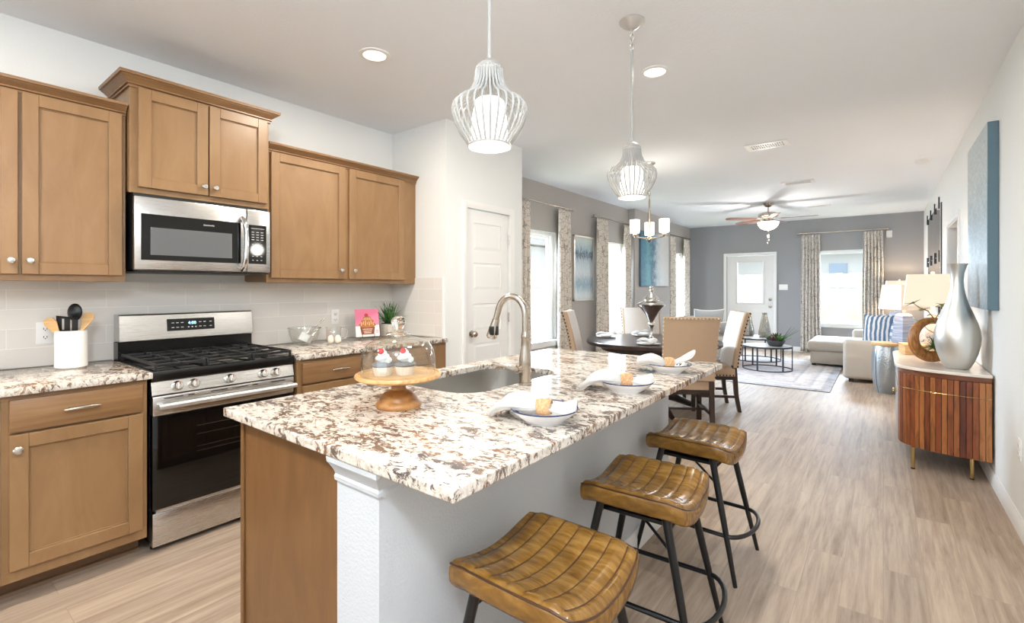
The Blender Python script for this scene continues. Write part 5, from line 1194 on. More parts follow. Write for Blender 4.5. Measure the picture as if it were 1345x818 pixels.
table_setting(-2.30, 5.52, R(60), 'white plate on the far side of the dining table', 'white napkin on the plate at the far side of the table')
table_setting(-1.895, 4.72, R(-20), 'white plate in front of the silver urn', 'white napkin on the plate in front of the silver urn')
sil = mat('mercury_silver', (214, 208, 202), 0.10, 1.0)
t = thing('lidded_urn', 'tall silver pedestal urn with a lid on the dining table', 'urn', (-2.045, 5.19, 0.7605))
b = B(); b.lathe([(0, 0), (0.062, 0), (0.066, 0.006), (0.058, 0.014), (0.030, 0.022), (0.016, 0.040), (0.014, 0.09), (0.018, 0.125), (0.020, 0.140), (0.032, 0.150), (0.038, 0.168), (0.032, 0.186), (0.022, 0.196), (0.024, 0.205), (0.050, 0.250), (0.085, 0.305), (0.128, 0.352), (0.155, 0.376), (0.160, 0.388), (0.152, 0.400), (0.118, 0.414), (0.088, 0.424), (0.078, 0.440), (0.080, 0.452), (0, 0.452)], seg=48); link('urn_body', b, sil, t, smooth=50)
b = B(); b.lathe([(0.0, 0.453), (0.084, 0.453), (0.085, 0.460), (0.070, 0.468), (0.045, 0.492), (0.026, 0.512), (0.014, 0.520), (0.012, 0.530), (0.020, 0.536), (0.022, 0.545), (0.014, 0.556), (0.011, 0.564), (0.018, 0.574), (0.017, 0.585), (0.008, 0.598), (0, 0.604)], seg=40); link('lid', b, sil, t, smooth=50)
# chandelier
cc = (-2.09, 5.246)
t = thing('chandelier', 'nickel chandelier with white glass shades above the dining table', 'chandelier', (cc[0], cc[1], ZC))
b = B(); b.lathe([(0, 0), (0.065, 0), (0.065, -0.010), (0.050, -0.022), (0, -0.024)], seg=28); link('canopy', b, nickel, t)
b = B()
for k in range(11): b.tube([(0.012 * math.cos(a) * (1 if k % 2 else 0), 0.012 * math.cos(a) * (0 if k % 2 else 1), -0.045 - k * 0.034 + 0.021 * math.sin(a)) for a in [2 * PI * i / 12 for i in range(12)]], 0.003, 6, closed=True)
link('chain', b, nickel, t)
b = B(); b.lathe([(0, -0.40), (0.006, -0.40), (0.010, -0.42), (0.010, -0.52), (0.016, -0.56), (0.018, -0.70), (0.016, -0.82), (0.030, -0.83), (0.040, -0.845), (0.040, -0.865), (0.024, -0.88), (0.012, -0.895), (0, -0.90)], seg=24); link('column', b, nickel, t)
for k in range(3):
    a = R(111.7 + 120 * k); L = 0.182
    b = B(); b.tube([(0.03 * math.cos(a), 0.03 * math.sin(a), -0.855), (0.12 * math.cos(a), 0.12 * math.sin(a), -0.848), (L * math.cos(a), L * math.sin(a), -0.840), (L * math.cos(a), L * math.sin(a), -0.82)], 0.0085, 10); b.lathe([(0, -0.838), (0.020, -0.835), (0.026, -0.820), (0.022, -0.812), (0.014, -0.800), (0.014, -0.785), (0, -0.785)], (L * math.cos(a), L * math.sin(a), 0), 18); ar = link('arm', b, nickel, t)
    b = B(); b.lathe([(0.014, -0.797), (0.050, -0.797), (0.053, -0.790), (0.055, -0.652), (0.052, -0.650), (0.050, -0.788), (0.014, -0.790)], (L * math.cos(a), L * math.sin(a), 0), 24, close=True); link('glass_shade', b, shade_w, ar, smooth=50)
point('chandelier_bulbs', (cc[0], cc[1], 2.24), 3, (1.0, 0.93, 0.84), 0.12)

# ------------------------------------------------------------------ ceiling fan
fc = (-1.522, 8.977)
t = thing('ceiling_fan', 'ceiling fan with five brown blades and a lit glass bowl', 'ceiling fan', (fc[0], fc[1], ZC), R(217.7))
fan_w = m_wood('reddish_fan_blade', (86, 52, 46), (112, 70, 62), (136, 92, 82), (1, 8, 1), 0.35, 3)
b = B(); b.lathe([(0, 0), (0.075, 0), (0.072, -0.02), (0.045, -0.055), (0.020, -0.065), (0, -0.066)], seg=28); link('canopy', b, nickel, t)
b = B(); b.cyl((0, 0, -0.155), 0.013, 0.10, seg=14); link('downrod', b, nickel, t)
b = B(); b.lathe([(0, -0.145), (0.03, -0.147), (0.10, -0.155), (0.145, -0.170), (0.150, -0.185), (0.150, -0.212), (0.135, -0.228), (0.09, -0.235), (0.075, -0.255), (0.080, -0.290), (0.105, -0.312), (0, -0.314)], seg=40); link('motor_housing', b, nickel, t)
for k in range(5):
    a = 2 * PI * k / 5; M = Matrix.Rotation(a, 4, 'Z') @ Matrix.Translation((0, 0, -0.262)) @ Matrix.Rotation(R(9), 4, 'X')
    b = B(); q = B(); q.prism([(0.20, -0.050), (0.30, -0.060), (0.55, -0.068), (0.66, -0.062), (0.70, -0.035), (0.71, 0), (0.70, 0.035), (0.66, 0.062), (0.55, 0.068), (0.30, 0.060), (0.20, 0.050)], 'Z', -0.003, 0.003); b.merge(q, M); bl = link('blade', b, fan_w, t, smooth=30)
    b = B(); q = B(); q.prism([(0.10, -0.018), (0.17, -0.014), (0.22, -0.042), (0.27, -0.030), (0.27, 0.030), (0.22, 0.042), (0.17, 0.014), (0.10, 0.018)], 'Z', 0.003, 0.008); b.merge(q, M); link('blade_iron', b, nickel, bl, smooth=30)
b = B(); b.lathe([(0.10, -0.312), (0.160, -0.314), (0.162, -0.322), (0.150, -0.365), (0.115, -0.410), (0.060, -0.438), (0, -0.445)], seg=40); link('glass_bowl', b, fan_gl, t, smooth=60)
b = B(); b.lathe([(0, -0.442), (0.010, -0.444), (0.012, -0.452), (0.006, -0.460), (0, -0.462)], seg=14); link('finial', b, nickel, t)
for s, L in ((-0.012, 0.15), (0.012, 0.20)):
    b = B(); b.tube([(s, 0.0, -0.44), (s, 0.0, -0.46 - L)], 0.0015, 6); b.ball((s, 0, -0.475 - L), (0.007, 0.007, 0.018), 10, 8); link('pull_chain', b, nickel, t)
point('fan_bulb', (fc[0], fc[1], 2.20), 20, (1.0, 0.95, 0.90), 0.10)
point('fan_uplight', (fc[0], fc[1], 2.47), 3, (1.0, 0.92, 0.82), 0.06)

# ------------------------------------------------------------------ rug
def m_rug():
    m = mat('faded_oriental_rug', (200, 196, 196), 0.95); k = N(m); mp = k.coord(); a = k.noise(mp, 5, 8, 0.75, 0.8); c = k.noise(mp, 30, 4, 0.6)
    tc = k.n('ShaderNodeTexCoord'); sp = k.n('ShaderNodeSeparateXYZ'); k.l(tc, 'Generated', sp, 0)
    def edge(ax, lo_, hi_):
        s1 = k.n('ShaderNodeMath', _operation='SUBTRACT'); s1.inputs[1].default_value = 0.5; k.l(sp, ax, s1, 0)
        ab = k.n('ShaderNodeMath', _operation='ABSOLUTE'); k.l(s1, 'Value', ab, 0); return ab
    ex, ey = edge('X', 0, 0), edge('Y', 0, 0)
    sx = k.n('ShaderNodeMath', _operation='MULTIPLY_ADD'); sx.inputs[1].default_value = 2.5; sx.inputs[2].default_value = -1.25; k.l(ex, 'Value', sx, 0)
    sy = k.n('ShaderNodeMath', _operation='MULTIPLY_ADD'); sy.inputs[1].default_value = 3.1; sy.inputs[2].default_value = -1.55; k.l(ey, 'Value', sy, 0)
    mx = k.n('ShaderNodeMath', _operation='MAXIMUM'); k.l(sx, 'Value', mx, 0); k.l(sy, 'Value', mx, 1)   # metres from the rim, negative inside
    ad = k.n('ShaderNodeMath', _operation='ADD'); ad.inputs[1].default_value = 1.0; k.l(mx, 'Value', ad, 0)
    bd = k.ramp(ad, 'Value', [(0.0, (196, 186, 186)), (0.50, (206, 198, 196)), (0.545, (150, 152, 160)), (0.57, (214, 208, 204)), (0.70, (196, 186, 184)), (0.76, (158, 158, 166)), (0.79, (216, 212, 208)), (0.88, (202, 196, 194)), (0.90, (146, 152, 162)), (0.99, (150, 156, 166)), (1.0, (130, 136, 146))])
    wr = k.ramp(a, 'Fac', [(0.34, (104, 112, 128)), (0.45, (184, 176, 176)), (0.55, (222, 217, 214)), (0.66, (160, 146, 150))])
    k.col(k.mix(bd, 'Color', wr, 'Color', mode='MIX', f=0.45), MO); k.bump(c, 'Fac', 0.4, 0.004); return m
b = B(); b.box(-3.05, -0.535, 7.30, 10.30, 0.0005, 0.012, 0.004, 2); solo('area_rug', b, m_rug(), 'faded grey patterned rug under the coffee tables', 'rug', smooth=0)

# ------------------------------------------------------------------ coffee tables and what stands on them
stone_t = m_fab('grey_wood_table_top', (182, 176, 172), (158, 152, 150), 30, 0.5, 0.1); blk_i = mat('blue_black_iron', (50, 58, 68), 0.45)
def coffee(x, y, r_, h, label, n=6, rot=0.3):
    t = thing('coffee_table', label, 'table', (x, y, 0.012), rot, 'round nesting coffee tables')
    b = B(); b.lathe([(0, h - 0.022), (r_ - 0.012, h - 0.022), (r_ - 0.012, h), (0, h)], seg=56); link('tabletop', b, stone_t, t)
    for z in (h - 0.026, 0.0):
        b = B(); b.lathe([(r_ - 0.012, z), (r_, z), (r_, z + 0.026 if z > 0.1 else z + 0.016), (r_ - 0.012, z + 0.026 if z > 0.1 else z + 0.016)], seg=56, close=True); link('ring', b, blk_i, t)
    for k in range(n):
        a = 2 * PI * k / n; M = Matrix.Rotation(a, 4, 'Z'); b = B(); b.box(r_ - 0.013, r_ + 0.001, -0.011, 0.011, 0.005, h - 0.02, M=M); link('leg', b, blk_i, t, smooth=0)
coffee(-1.50, 8.76, 0.365, 0.385, 'round grey coffee table in front, holding the succulent bowl')
coffee(-1.87, 9.80, 0.42, 0.415, 'round grey coffee table behind, holding the two glass vases')
t = thing('planter_bowl', 'dark bowl of green succulents on the front coffee table', 'bowl', (-1.37, 8.72, 0.3975))
b = B(); b.lathe([(0, 0), (0.085, 0), (0.10, 0.01), (0.135, 0.075), (0.140, 0.09), (0.130, 0.09), (0.118, 0.07), (0, 0.06)], seg=36); link('bowl_body', b, mat('charcoal_bowl', (84, 88, 92), 0.6), t, smooth=50)
def rosette(b, p, r_, n=16, el0=25):
    r_ *= 1.75
    for i in range(n): blade(b, p, i * 2.4, R(el0 + 50 * i / n), r_ * (1 - 0.4 * i / n), r_ * 0.20, R(-10))
for nm, p, r_, m_ in (('green_succulent', (0.06, -0.03, 0.085), 0.075, mat('bright_succulent_green', (70, 128, 50), 0.5)), ('purple_succulent', (-0.03, -0.05, 0.08), 0.07, mat('dusky_purple_leaf', (112, 74, 76), 0.55)), ('green_succulent', (-0.09, 0.02, 0.08), 0.08, mat('muted_green_leaf', (78, 104, 72), 0.6)), ('tall_succulent', (0.0, 0.04, 0.11), 0.085, mat('dark_reddish_green', (86, 84, 54), 0.6))):
    b = B(); rosette(b, p, r_); link(nm, b, m_, t, smooth=60, solid=0.004, recalc=False)
b = B()
for i in range(9): blade(b, (0.07, 0.03, 0.08), R(-50 + i * 16), R(18 + (i * 37) % 42), 0.30 + 0.012 * (i % 3), 0.012, R(6))
for i in range(6): blade(b, (-0.08, 0.0, 0.08), R(150 + i * 22), R(15 + (i * 29) % 30), 0.12, 0.012, R(20))
link('spiky_leaves', b, mat('grey_green_spikes', (96, 118, 96), 0.6), t, smooth=60, solid=0.003, recalc=False)
merc = m_fab('mercury_glass', (206, 202, 192), (168, 166, 160), 50, 0.2, 0.4); merc.node_tree.nodes['Principled BSDF'].inputs['Metallic'].default_value = 0.85
def mvase(x, y, h, w, label):
    t = thing('glass_vase', label, 'vase', (x, y, 0.4275), R(20), 'mercury glass vases')
    b = B(); b.lathe([(0, 0), (w * 0.40, 0), (w * 0.50, 0.02), (w * 0.49, 0.10), (w * 0.34, h * 0.62), (w * 0.20, h * 0.93), (w * 0.20, h), (w * 0.17, h), (w * 0.17, h * 0.93), (0, h * 0.9)], seg=8); link('vase_body', b, merc, t, smooth=0)
    b = B(); b.lathe([(w * 0.165, h - 0.004), (w * 0.21, h - 0.004), (w * 0.21, h + 0.008), (w * 0.165, h + 0.008)], seg=24, close=True); link('rim', b, merc, t)
mvase(-1.72, 9.80, 0.44, 0.21, 'tapered smoky glass vase nearer the back door knob'); mvase(-2.02, 9.93, 0.42, 0.21, 'tapered smoky glass vase partly behind the side-on chair')

# ------------------------------------------------------------------ sectional sofa
def pad(b, x0, x1, y0, y1, z0, z1, r_=0.05, crown=0.02, M=None):
    q = B(); q.box(x0, x1, y0, y1, z0, z1, r_, 4)
    cx, cy = (x0 + x1) / 2, (y0 + y1) / 2
    for v in q.bm.verts:
        if v.co.z > (z0 + z1) / 2: v.co.z += crown * max(0, 1 - ((v.co.x - cx) / (x1 - x0) * 2) ** 2) * max(0, 1 - ((v.co.y - cy) / (y1 - y0) * 2) ** 2)
    bmesh.ops.subdivide_edges(q.bm, edges=q.bm.edges[:], cuts=1, use_grid_fill=True)
    return b.merge(q, M)
sf = thing('sectional_sofa', 'oatmeal sectional sofa with a chaise in front of the back window', 'sofa', (0.0, 9.6, 0)); off = sf.location
b = B(); b.box(-0.40, 0.545, 8.32, 11.02, 0.05, 0.30, 0.02, 2); b.box(-0.99, -0.38, 9.62, 10.90, 0.05, 0.26, 0.02, 2); link('base', b, sofa_m, sf, off)
for xx, yy in ((-0.36, 8.38), (0.50, 8.38), (-0.94, 9.70), (-0.94, 10.82), (0.50, 10.95)):
    b = B(); b.box(xx - 0.03, xx + 0.03, yy - 0.03, yy + 0.03, 0.0, 0.05); link('foot', b, black_pl, sf, off, smooth=0)
b = B(); pad(b, -1.04, 0.30, 9.60, 10.86, 0.255, 0.425, 0.055, 0.03); link('chaise_cushion', b, sofa_m, sf, off, smooth=180)
b = B(); pad(b, -0.44, 0.30, 8.56, 9.60, 0.30, 0.44, 0.05, 0.03); link('seat_cushion', b, sofa_m, sf, off, smooth=180)
for y0, y1, z1 in ((8.30, 8.56, 0.585), (10.86, 11.06, 0.56)):
    b = B(); pad(b, -0.455, 0.545, y0, y1, 0.045, z1, 0.055, 0.01); link('arm', b, sofa_m, sf, off, smooth=180)
b = B(); pad(b, 0.34, 0.555, 8.50, 10.90, 0.28, 0.74, 0.06, 0.0); link('back', b, sofa_m, sf, off, smooth=180)
for y0, y1 in ((8.58, 9.70), (9.72, 10.84)):
    b = B(); M = Matrix.Translation((0.30, 0, 0.44)) @ Matrix.Rotation(R(12), 4, 'Y'); pad(b, -0.09, 0.09, y0, y1, 0.0, 0.40, 0.07, 0.0, M); link('back_cushion', b, sofa_m, sf, off, smooth=180)
def m_stripe(name, c1, c2, sc, ax='X', dist=0.6):
    m = mat(name, c1, 0.9); k = N(m); mp = k.coord(); w = k.n('ShaderNodeTexWave', _bands_direction=ax); w.inputs['Scale'].default_value = sc; w.inputs['Distortion'].default_value = dist; w.inputs['Detail'].default_value = 3; k.l(mp, 'Vector', w, 'Vector')
    k.col(k.ramp(w, 'Fac', [(0.42, c1), (0.52, c2)]), 'Color'); return m
str_b = m_stripe('blue_white_brushed_stripe', (232, 232, 232), (96, 124, 158), 5.2, 'X', 3.0); str_c = m_stripe('cream_taupe_stripe', (232, 226, 216), (150, 158, 172), 2.4, 'X', 0.2); pil_l = m_fab('lavender_blue_cushion', (176, 182, 204), (158, 166, 190), 200); pil_n = m_stripe('pale_blue_curved_stripe', (222, 224, 226), (128, 150, 176), 3.2, 'Z', 2.0)
def pillow(loc, rz, tilt, w, h, th, m, label):
    t = thing('throw_pillow', label, 'pillow', loc, rz, 'pillows on the sofa')
    b = B()
    def f(side):
        def g(u, v):
            x, z = u * 2 - 1, v * 2 - 1; k = (1 - abs(x) ** 2.6) * (1 - abs(z) ** 2.6); sx = 1 - 0.07 * (1 - abs(z) ** 2); sz = 1 - 0.07 * (1 - abs(x) ** 2)
            return (x * w / 2 * (1 - 0.06 * (1 - z * z)), side * th / 2 * max(0, k) ** 0.55, h / 2 + z * h / 2 * (1 - 0.06 * (1 - x * x)))
        return g
    q = B(); q.grid(f(1), 17, 17); q.grid(f(-1), 17, 17); b.merge(q, Matrix.Rotation(tilt, 4, 'X')); link('cushion', b, m, t, smooth=180, merge=1e-4)
    b = B(); pts = []
    for i in range(48):
        s = i / 12; k = int(s) % 4; fr = s - int(s); x, z = [(-1 + 2 * fr, -1), (1, -1 + 2 * fr), (1 - 2 * fr, 1), (-1, 1 - 2 * fr)][k]
        p = Matrix.Rotation(tilt, 4, 'X') @ Vector((x * w / 2 * (1 - 0.06 * (1 - z * z)), 0, h / 2 + z * h / 2 * (1 - 0.06 * (1 - x * x)))); pts.append(p)
    b.tube(pts, 0.006, 6, closed=True); link('edge_piping', b, m, t, smooth=180)
pillow((-0.05, 8.97, 0.475), R(-24), R(-10), 0.46, 0.46, 0.16, str_b, 'blue and white striped pillow at the front of the sofa')
pillow((0.03, 9.22, 0.475), R(-55), R(-10), 0.46, 0.46, 0.15, str_c, 'cream and grey striped pillow behind the blue one')
pillow((0.09, 9.52, 0.475), R(-70), R(-10), 0.46, 0.48, 0.15, pil_l, 'plain lavender blue pillow behind the striped pillows')
pillow((0.14, 8.70, 0.475), R(-78), R(-8), 0.44, 0.44, 0.16, pil_n, 'pale pillow with curved blue stripes against the wall')

# drum side table and blue lamp
t = thing('drum_table', 'hammered metal drum table with a wood top beside the sofa', 'side table', (0.040, 7.80, 0))
def m_hammer():
    m = mat('hammered_zinc', (178, 186, 192), 0.32, 0.9); k = N(m); mp = k.coord(); v = k.n('ShaderNodeTexVoronoi', _feature='SMOOTH_F1'); v.inputs['Scale'].default_value = 55; k.l(mp, 'Vector', v, 'Vector'); k.bump(v, 'Distance', 0.6, 0.006); return m
b = B(); b.lathe([(0, 0.0), (0.120, 0.0), (0.142, 0.08), (0.160, 0.22), (0.166, 0.33), (0.160, 0.45), (0.146, 0.57), (0.138, 0.60), (0, 0.60)], seg=48); link('drum_body', b, m_hammer(), t, smooth=60)
for k in range(4):
    a = R(45 + 90 * k); b = B(); b.tube([((r_ + 0.001) * math.cos(a), (r_ + 0.001) * math.sin(a), z) for r_, z in ((0.120, 0.0), (0.142, 0.08), (0.160, 0.22), (0.166, 0.33), (0.160, 0.45), (0.146, 0.57))], 0.004, 6); link('seam', b, mat('zinc_seam', (120, 128, 136), 0.4, 0.9), t)
b = B(); b.lathe([(0, 0.60), (0.160, 0.60), (0.166, 0.606), (0.166, 0.630), (0.160, 0.637), (0, 0.637)], seg=48); link('wood_top', b, wood_u, t)
def shade_b(b, w0, d0, w1, d1, z0, z1, th=0.004):
    def rc(w, d, z): return [(-w, -d, z), (w, -d, z), (w, d, z), (-w, d, z)]
    V = [[b.bm.verts.new(p) for p in lp] for lp in (rc(w0, d0, z0), rc(w1, d1, z1), rc(w1 - th, d1 - th, z1), rc(w0 - th, d0 - th, z0))]
    for i in range(4):
        for k in range(4): b.face([V[i][k], V[i][(k + 1) % 4], V[(i + 1) % 4][(k + 1) % 4], V[(i + 1) % 4][k]])
    return b
def m_cer_stripe():
    m = mat('blue_washed_ceramic', (142, 156, 186), 0.3); k = N(m); mp = k.coord((1, 1, 26)); a = k.noise(mp, 2.0, 5, 0.6); k.col(k.ramp(a, 'Fac', [(0.32, (112, 130, 168)), (0.5, (158, 170, 196)), (0.66, (206, 210, 220))]), 'Color'); return m
cer_b = m_cer_stripe()
def table_lamp(label, loc, rot, w0, d0, w1, d1, zs0, zs1, base, power):
    t = thing('table_lamp', label, 'lamp', loc, rot, 'lit table lamps')
    if base == 'blue':
        b = B(); q = zs0 - 0.05
        b2 = [(0.085, 0.0), (0.088, 0.012), (0.090, 0.02), (0.062, q - 0.03), (0.056, q - 0.015), (0.030, q)]
        for (r0, z0), (r1, z1) in zip(b2, b2[1:]):
            V0 = [b.bm.verts.new((sx * r0, sy * r0, z0)) for sx, sy in ((-1, -1), (1, -1), (1, 1), (-1, 1))]; V1 = [b.bm.verts.new((sx * r1, sy * r1, z1)) for sx, sy in ((-1, -1), (1, -1), (1, 1), (-1, 1))]
            for k in range(4): b.face([V0[k], V0[(k + 1) % 4], V1[(k + 1) % 4], V1[k]])
        b.box(-0.085, 0.085, -0.085, 0.085, 0.0, 0.002); link('ceramic_base', b, cer_b, t, smooth=0, bevel=0.006)
    else:
        b = B(); q = zs0 - 0.05; b.lathe([(0, 0), (0.07, 0), (0.074, 0.010), (0.06, 0.020), (0.075, 0.06), (0.092, 0.13), (0.086, 0.20), (0.055, 0.27), (0.028, q - 0.03), (0.022, q), (0, q)], seg=36); link('ceramic_base', b, m_fab('coral_white_ceramic', (232, 220, 208), (206, 176, 158), 40, 0.5, 0.5), t, smooth=60)
    b = B(); b.cyl((0, 0, zs0 - 0.052), 0.016, 0.05, seg=16); b.cyl((0, 0, zs0 - 0.01), 0.006, zs1 - zs0 + 0.01, seg=10); link('neck', b, mat('clear_acrylic', (214, 212, 208), 0.2, 0.4), t)
    link('lamp_shade', shade_b(B(), w0, d0, w1, d1, zs0, zs1), shade_f, t, smooth=0)
    b = B(); b.tube([(-w1 + 0.004, 0, zs1 - 0.012), (w1 - 0.004, 0, zs1 - 0.012)], 0.003, 6); b.tube([(0, -d1 + 0.004, zs1 - 0.012), (0, d1 - 0.004, zs1 - 0.012)], 0.003, 6); link('spider', b, nickel, t)
    b = B(); b.lathe([(0, zs1 - 0.012), (0.010, zs1 - 0.010), (0.007, zs1 + 0.002), (0.013, zs1 + 0.012), (0.011, zs1 + 0.022), (0, zs1 + 0.026)], seg=16); link('finial', b, white_cer, t)
    l = point('lamp_bulb', (0, 0, (zs0 + zs1) / 2), power, (1.0, 0.78, 0.55), 0.04, t)
table_lamp('blue washed ceramic lamp with a cream shade on the drum table', (0.205, 7.80, 0.6382), R(38), 0.185, 0.185, 0.155, 0.155, 0.425, 0.735, 'blue', 9)
table_lamp('cream shaded lamp mostly hidden at the far end of the sofa', (0.235, 11.27, 0.6012), R(4), 0.22, 0.20, 0.19, 0.17, 0.52, 0.86, 'blue', 9)
t = thing('end_table', 'small end table at the far end of the sofa, in the corner', 'side table', (0.235, 11.31, 0))
b = B(); b.box(-0.22, 0.22, -0.20, 0.20, 0.57, 0.60, 0.004, 1); link('tabletop', b, dark_wood, t)
for sx in (-1, 1):
    for sy in (-1, 1): b = B(); b.box(sx * 0.19 - 0.015, sx * 0.19 + 0.015, sy * 0.17 - 0.015, sy * 0.17 + 0.015, 0, 0.57); link('leg', b, dark_wood, t, smooth=0)

# ------------------------------------------------------------------ armchair by the dining wall
t = thing('armchair', 'pale grey armchair between the dining table and the back wall', 'armchair', (-2.47, 9.05, 0.012), R(-48), None)
gry = m_fab('pale_grey_chair_fabric', (196, 192, 186), (176, 172, 166), 180); gry2 = m_fab('grey_cushion_fabric', (178, 180, 180), (160, 162, 164), 180); pip = mat('white_piping', (240, 240, 238), 0.7)
b = B(); pad(b, -0.36, 0.36, -0.36, 0.36, 0.10, 0.34, 0.03, 0); link('base', b, gry, t, smooth=180)
b = B(); pad(b, -0.26, 0.38, -0.26, 0.26, 0.33, 0.46, 0.05, 0.02); link('seat_cushion', b, gry, t, smooth=180)
b = B(); M = Matrix.Translation((-0.30, 0, 0.30)) @ Matrix.Rotation(R(-9), 4, 'Y'); pad(b, -0.08, 0.08, -0.36, 0.36, 0.0, 0.50, 0.05, 0.0, M); link('backrest', b, gry, t, smooth=180)
for s in (-1, 1):
    b = B(); pad(b, -0.34, 0.36, *sorted((s * 0.27, s * 0.40)), 0.12, 0.62, 0.04, 0.0); link('arm', b, gry, t, smooth=180)
    for xx in (-0.30, 0.30): b = B(); b.tube([(xx, s * 0.30, 0.0), (xx, s * 0.30, 0.11)], [0.016, 0.024], 12); link('leg', b, dark_wood, t)
def trimmed(loc, rz, tilt, w, h, th, label):
    p = thing('throw_pillow', label, 'pillow', loc, rz, 'white-edged grey pillows on the armchair'); T = Matrix.Rotation(tilt, 4, 'X')
    def g(side):
        def f(u, v):
            x, z = u * 2 - 1, v * 2 - 1; k = (1 - abs(x) ** 2.4) * (1 - abs(z) ** 2.4)
            return (x * w / 2 * (1 - 0.05 * (1 - z * z)), side * th / 2 * max(0, k) ** 0.55, h / 2 + z * h / 2 * (1 - 0.12 * (1 - x * x)))
        return f
    b = B(); q = B(); q.grid(g(1), 17, 17); q.grid(g(-1), 17, 17); b.merge(q, T); link('cushion', b, gry2, p, smooth=180, merge=1e-4)
    b = B(); pts = []
    for i in range(48):
        s = i / 12; k = int(s) % 4; fr = s - int(s); x, z = [(-1 + 2 * fr, -1), (1, -1 + 2 * fr), (1 - 2 * fr, 1), (-1, 1 - 2 * fr)][k]
        pts.append(T @ Vector((x * w / 2 * (1 - 0.05 * (1 - z * z)), 0, h / 2 + z * h / 2 * (1 - 0.12 * (1 - x * x)))))
    b.tube(pts, 0.010, 8, closed=True); link('white_piping', b, pip, p, smooth=180)
trimmed((-2.53, 9.12, 0.49), R(40), R(8), 0.56, 0.46, 0.18, 'grey pillow with white piping upright in the armchair')
trimmed((-2.35, 9.00, 0.49), R(40), R(8), 0.40, 0.24, 0.14, 'small grey lumbar pillow with white piping lying lower in the armchair')

# ------------------------------------------------------------------ curved sideboard on the right wall
def m_slats():
    m = mat('mixed_reclaimed_slats', (120, 62, 34), 0.35); k = N(m); tc = k.n('ShaderNodeTexCoord'); at_ = k.n('ShaderNodeAttribute', _attribute_name='tone')
    mp = k.coord((14, 14, 2.2)); ad = k.n('ShaderNodeVectorMath', _operation='MULTIPLY_ADD'); ad.inputs[1].default_value = (9, 9, 9); k.l(at_, 'Color', ad, 0); k.l(mp, 'Vector', ad, 2)
    a = k.n('ShaderNodeTexNoise'); a.inputs['Scale'].default_value = 1.6; a.inputs['Detail'].default_value = 8; a.inputs['Roughness'].default_value = 0.65; a.inputs['Distortion'].default_value = 1.2; k.l(ad, 'Vector', a, 'Vector')
    t = k.ramp(at_, 'Fac', [(0.0, (92, 44, 26)), (0.35, (128, 66, 36)), (0.65, (150, 86, 44)), (1.0, (176, 118, 66))]); g_ = k.ramp(a, 'Fac', [(0.30, (120, 105, 95)), (0.55, (255, 255, 255)), (0.75, (255, 240, 220))])
    k.col(k.mix(t, 'Color', g_, 'Color', mode='MULTIPLY', f=0.85), MO); k.bump(a, 'Fac', 0.2, 0.002); return m
slat_m = m_slats(); ZB, ZT, ZM = 0.160, 0.692, 0.750; brass = mat('brushed_brass', (206, 178, 122), 0.25, 1.0); marble = m_fab('pale_marble_top', (232, 224, 214), (224, 214, 203), 8, 0.2, 0.0)
sb = thing('sideboard', 'curved slatted wood sideboard with a pale marble top on the right wall', 'sideboard', (0.34, 5.22, 0)); off = sb.location
xw, xf_ = XR - 0.012, 0.092; yc = 5.22; ys_ = 0.42; ye = 0.70
def plan(e=0.0, n=26):
    """half-oval plan from the near wall corner round the front to the far one"""
    P = []
    for i in range(n + 1):
        a = PI / 2 * i / n; P.append((xw - (xw - xf_ + e) * (math.sin(a) ** 0.95), yc - ys_ - (ye - ys_ + e) * max(0.0, math.cos(a)) ** 0.95))
    return P
def plan2(e=0.0, n=26):
    A = plan(e, n); return A + [(x, 2 * yc - y) for x, y in reversed(A)]
b = B(); b.prism(plan2(-0.022), 'Z', ZB + 0.004, ZT); link('carcass', b, mat('dark_walnut_carcass', (72, 42, 28), 0.5), sb, off, smooth=30)
b = B(); b.prism(plan2(-0.012), 'Z', ZT, ZM - 0.022); link('frieze', b, m_wood('walnut_frieze', (104, 58, 34), (130, 76, 46), (150, 94, 60), (4, 4, 14), 0.4, 3), sb, off, smooth=30)
b = B(); b.prism(plan2(0.022), 'Z', ZM - 0.022, ZM); link('marble_top', b, marble, sb, off, smooth=30, bevel=0.004)
# slats follow the curved ends
def slats(side):
    A = plan(-0.010, 60); L = [0.0]
    for p, q in zip(A, A[1:]): L.append(L[-1] + math.dist(p, q))
    n = 19; k = 0
    def ptat(s):
        i = 0
        while i < len(L) - 2 and L[i + 1] < s: i += 1
        f = (s - L[i]) / max(1e-9, L[i + 1] - L[i]); return Vector((A[i][0] + (A[i + 1][0] - A[i][0]) * f, A[i][1] + (A[i + 1][1] - A[i][1]) * f, 0))
    b = B(); lay = None
    w_ = L[-1] / n
    for k in range(n):
        p, q = ptat(k * w_ + 0.001), ptat((k + 1) * w_ - 0.001); d = (q - p).normalized(); nn = Vector((-d.y, d.x, 0));
        mid = (p + q) / 2; c = Vector((xw, yc, 0)); nn = nn if (mid - c).dot(nn) > 0 else -nn
        if side < 0:
            f = lambda v: Vector((v.x, 2 * yc - v.y, 0))
        else: f = lambda v: v
        po = [p - nn * 0.012, q - nn * 0.012, q + nn * 0.010, p + nn * 0.010]
        nb = B(); nb.prism([(f(v).x, f(v).y) for v in po], 'Z', ZB, ZT - 0.002); b.merge(nb)
        for fc_ in b.bm.faces[-6:] if False else []: pass
    o = link('slatted_end', b, slat_m, sb, off, smooth=0, bevel=0.0025)
    at_ = o.data.attributes.new('tone', 'FLOAT_COLOR', 'POINT'); r2 = random.Random(5 + side); npv = len(o.data.vertices) // n
    vals = [r2.random() for _ in range(n)]; vals[0] = 0.95; vals[1] = 0.85
    for i in range(len(o.data.vertices)): q = vals[min(i // npv, n - 1)]; at_.data[i].color = (q, q, q, 1)
slats(1); slats(-1)
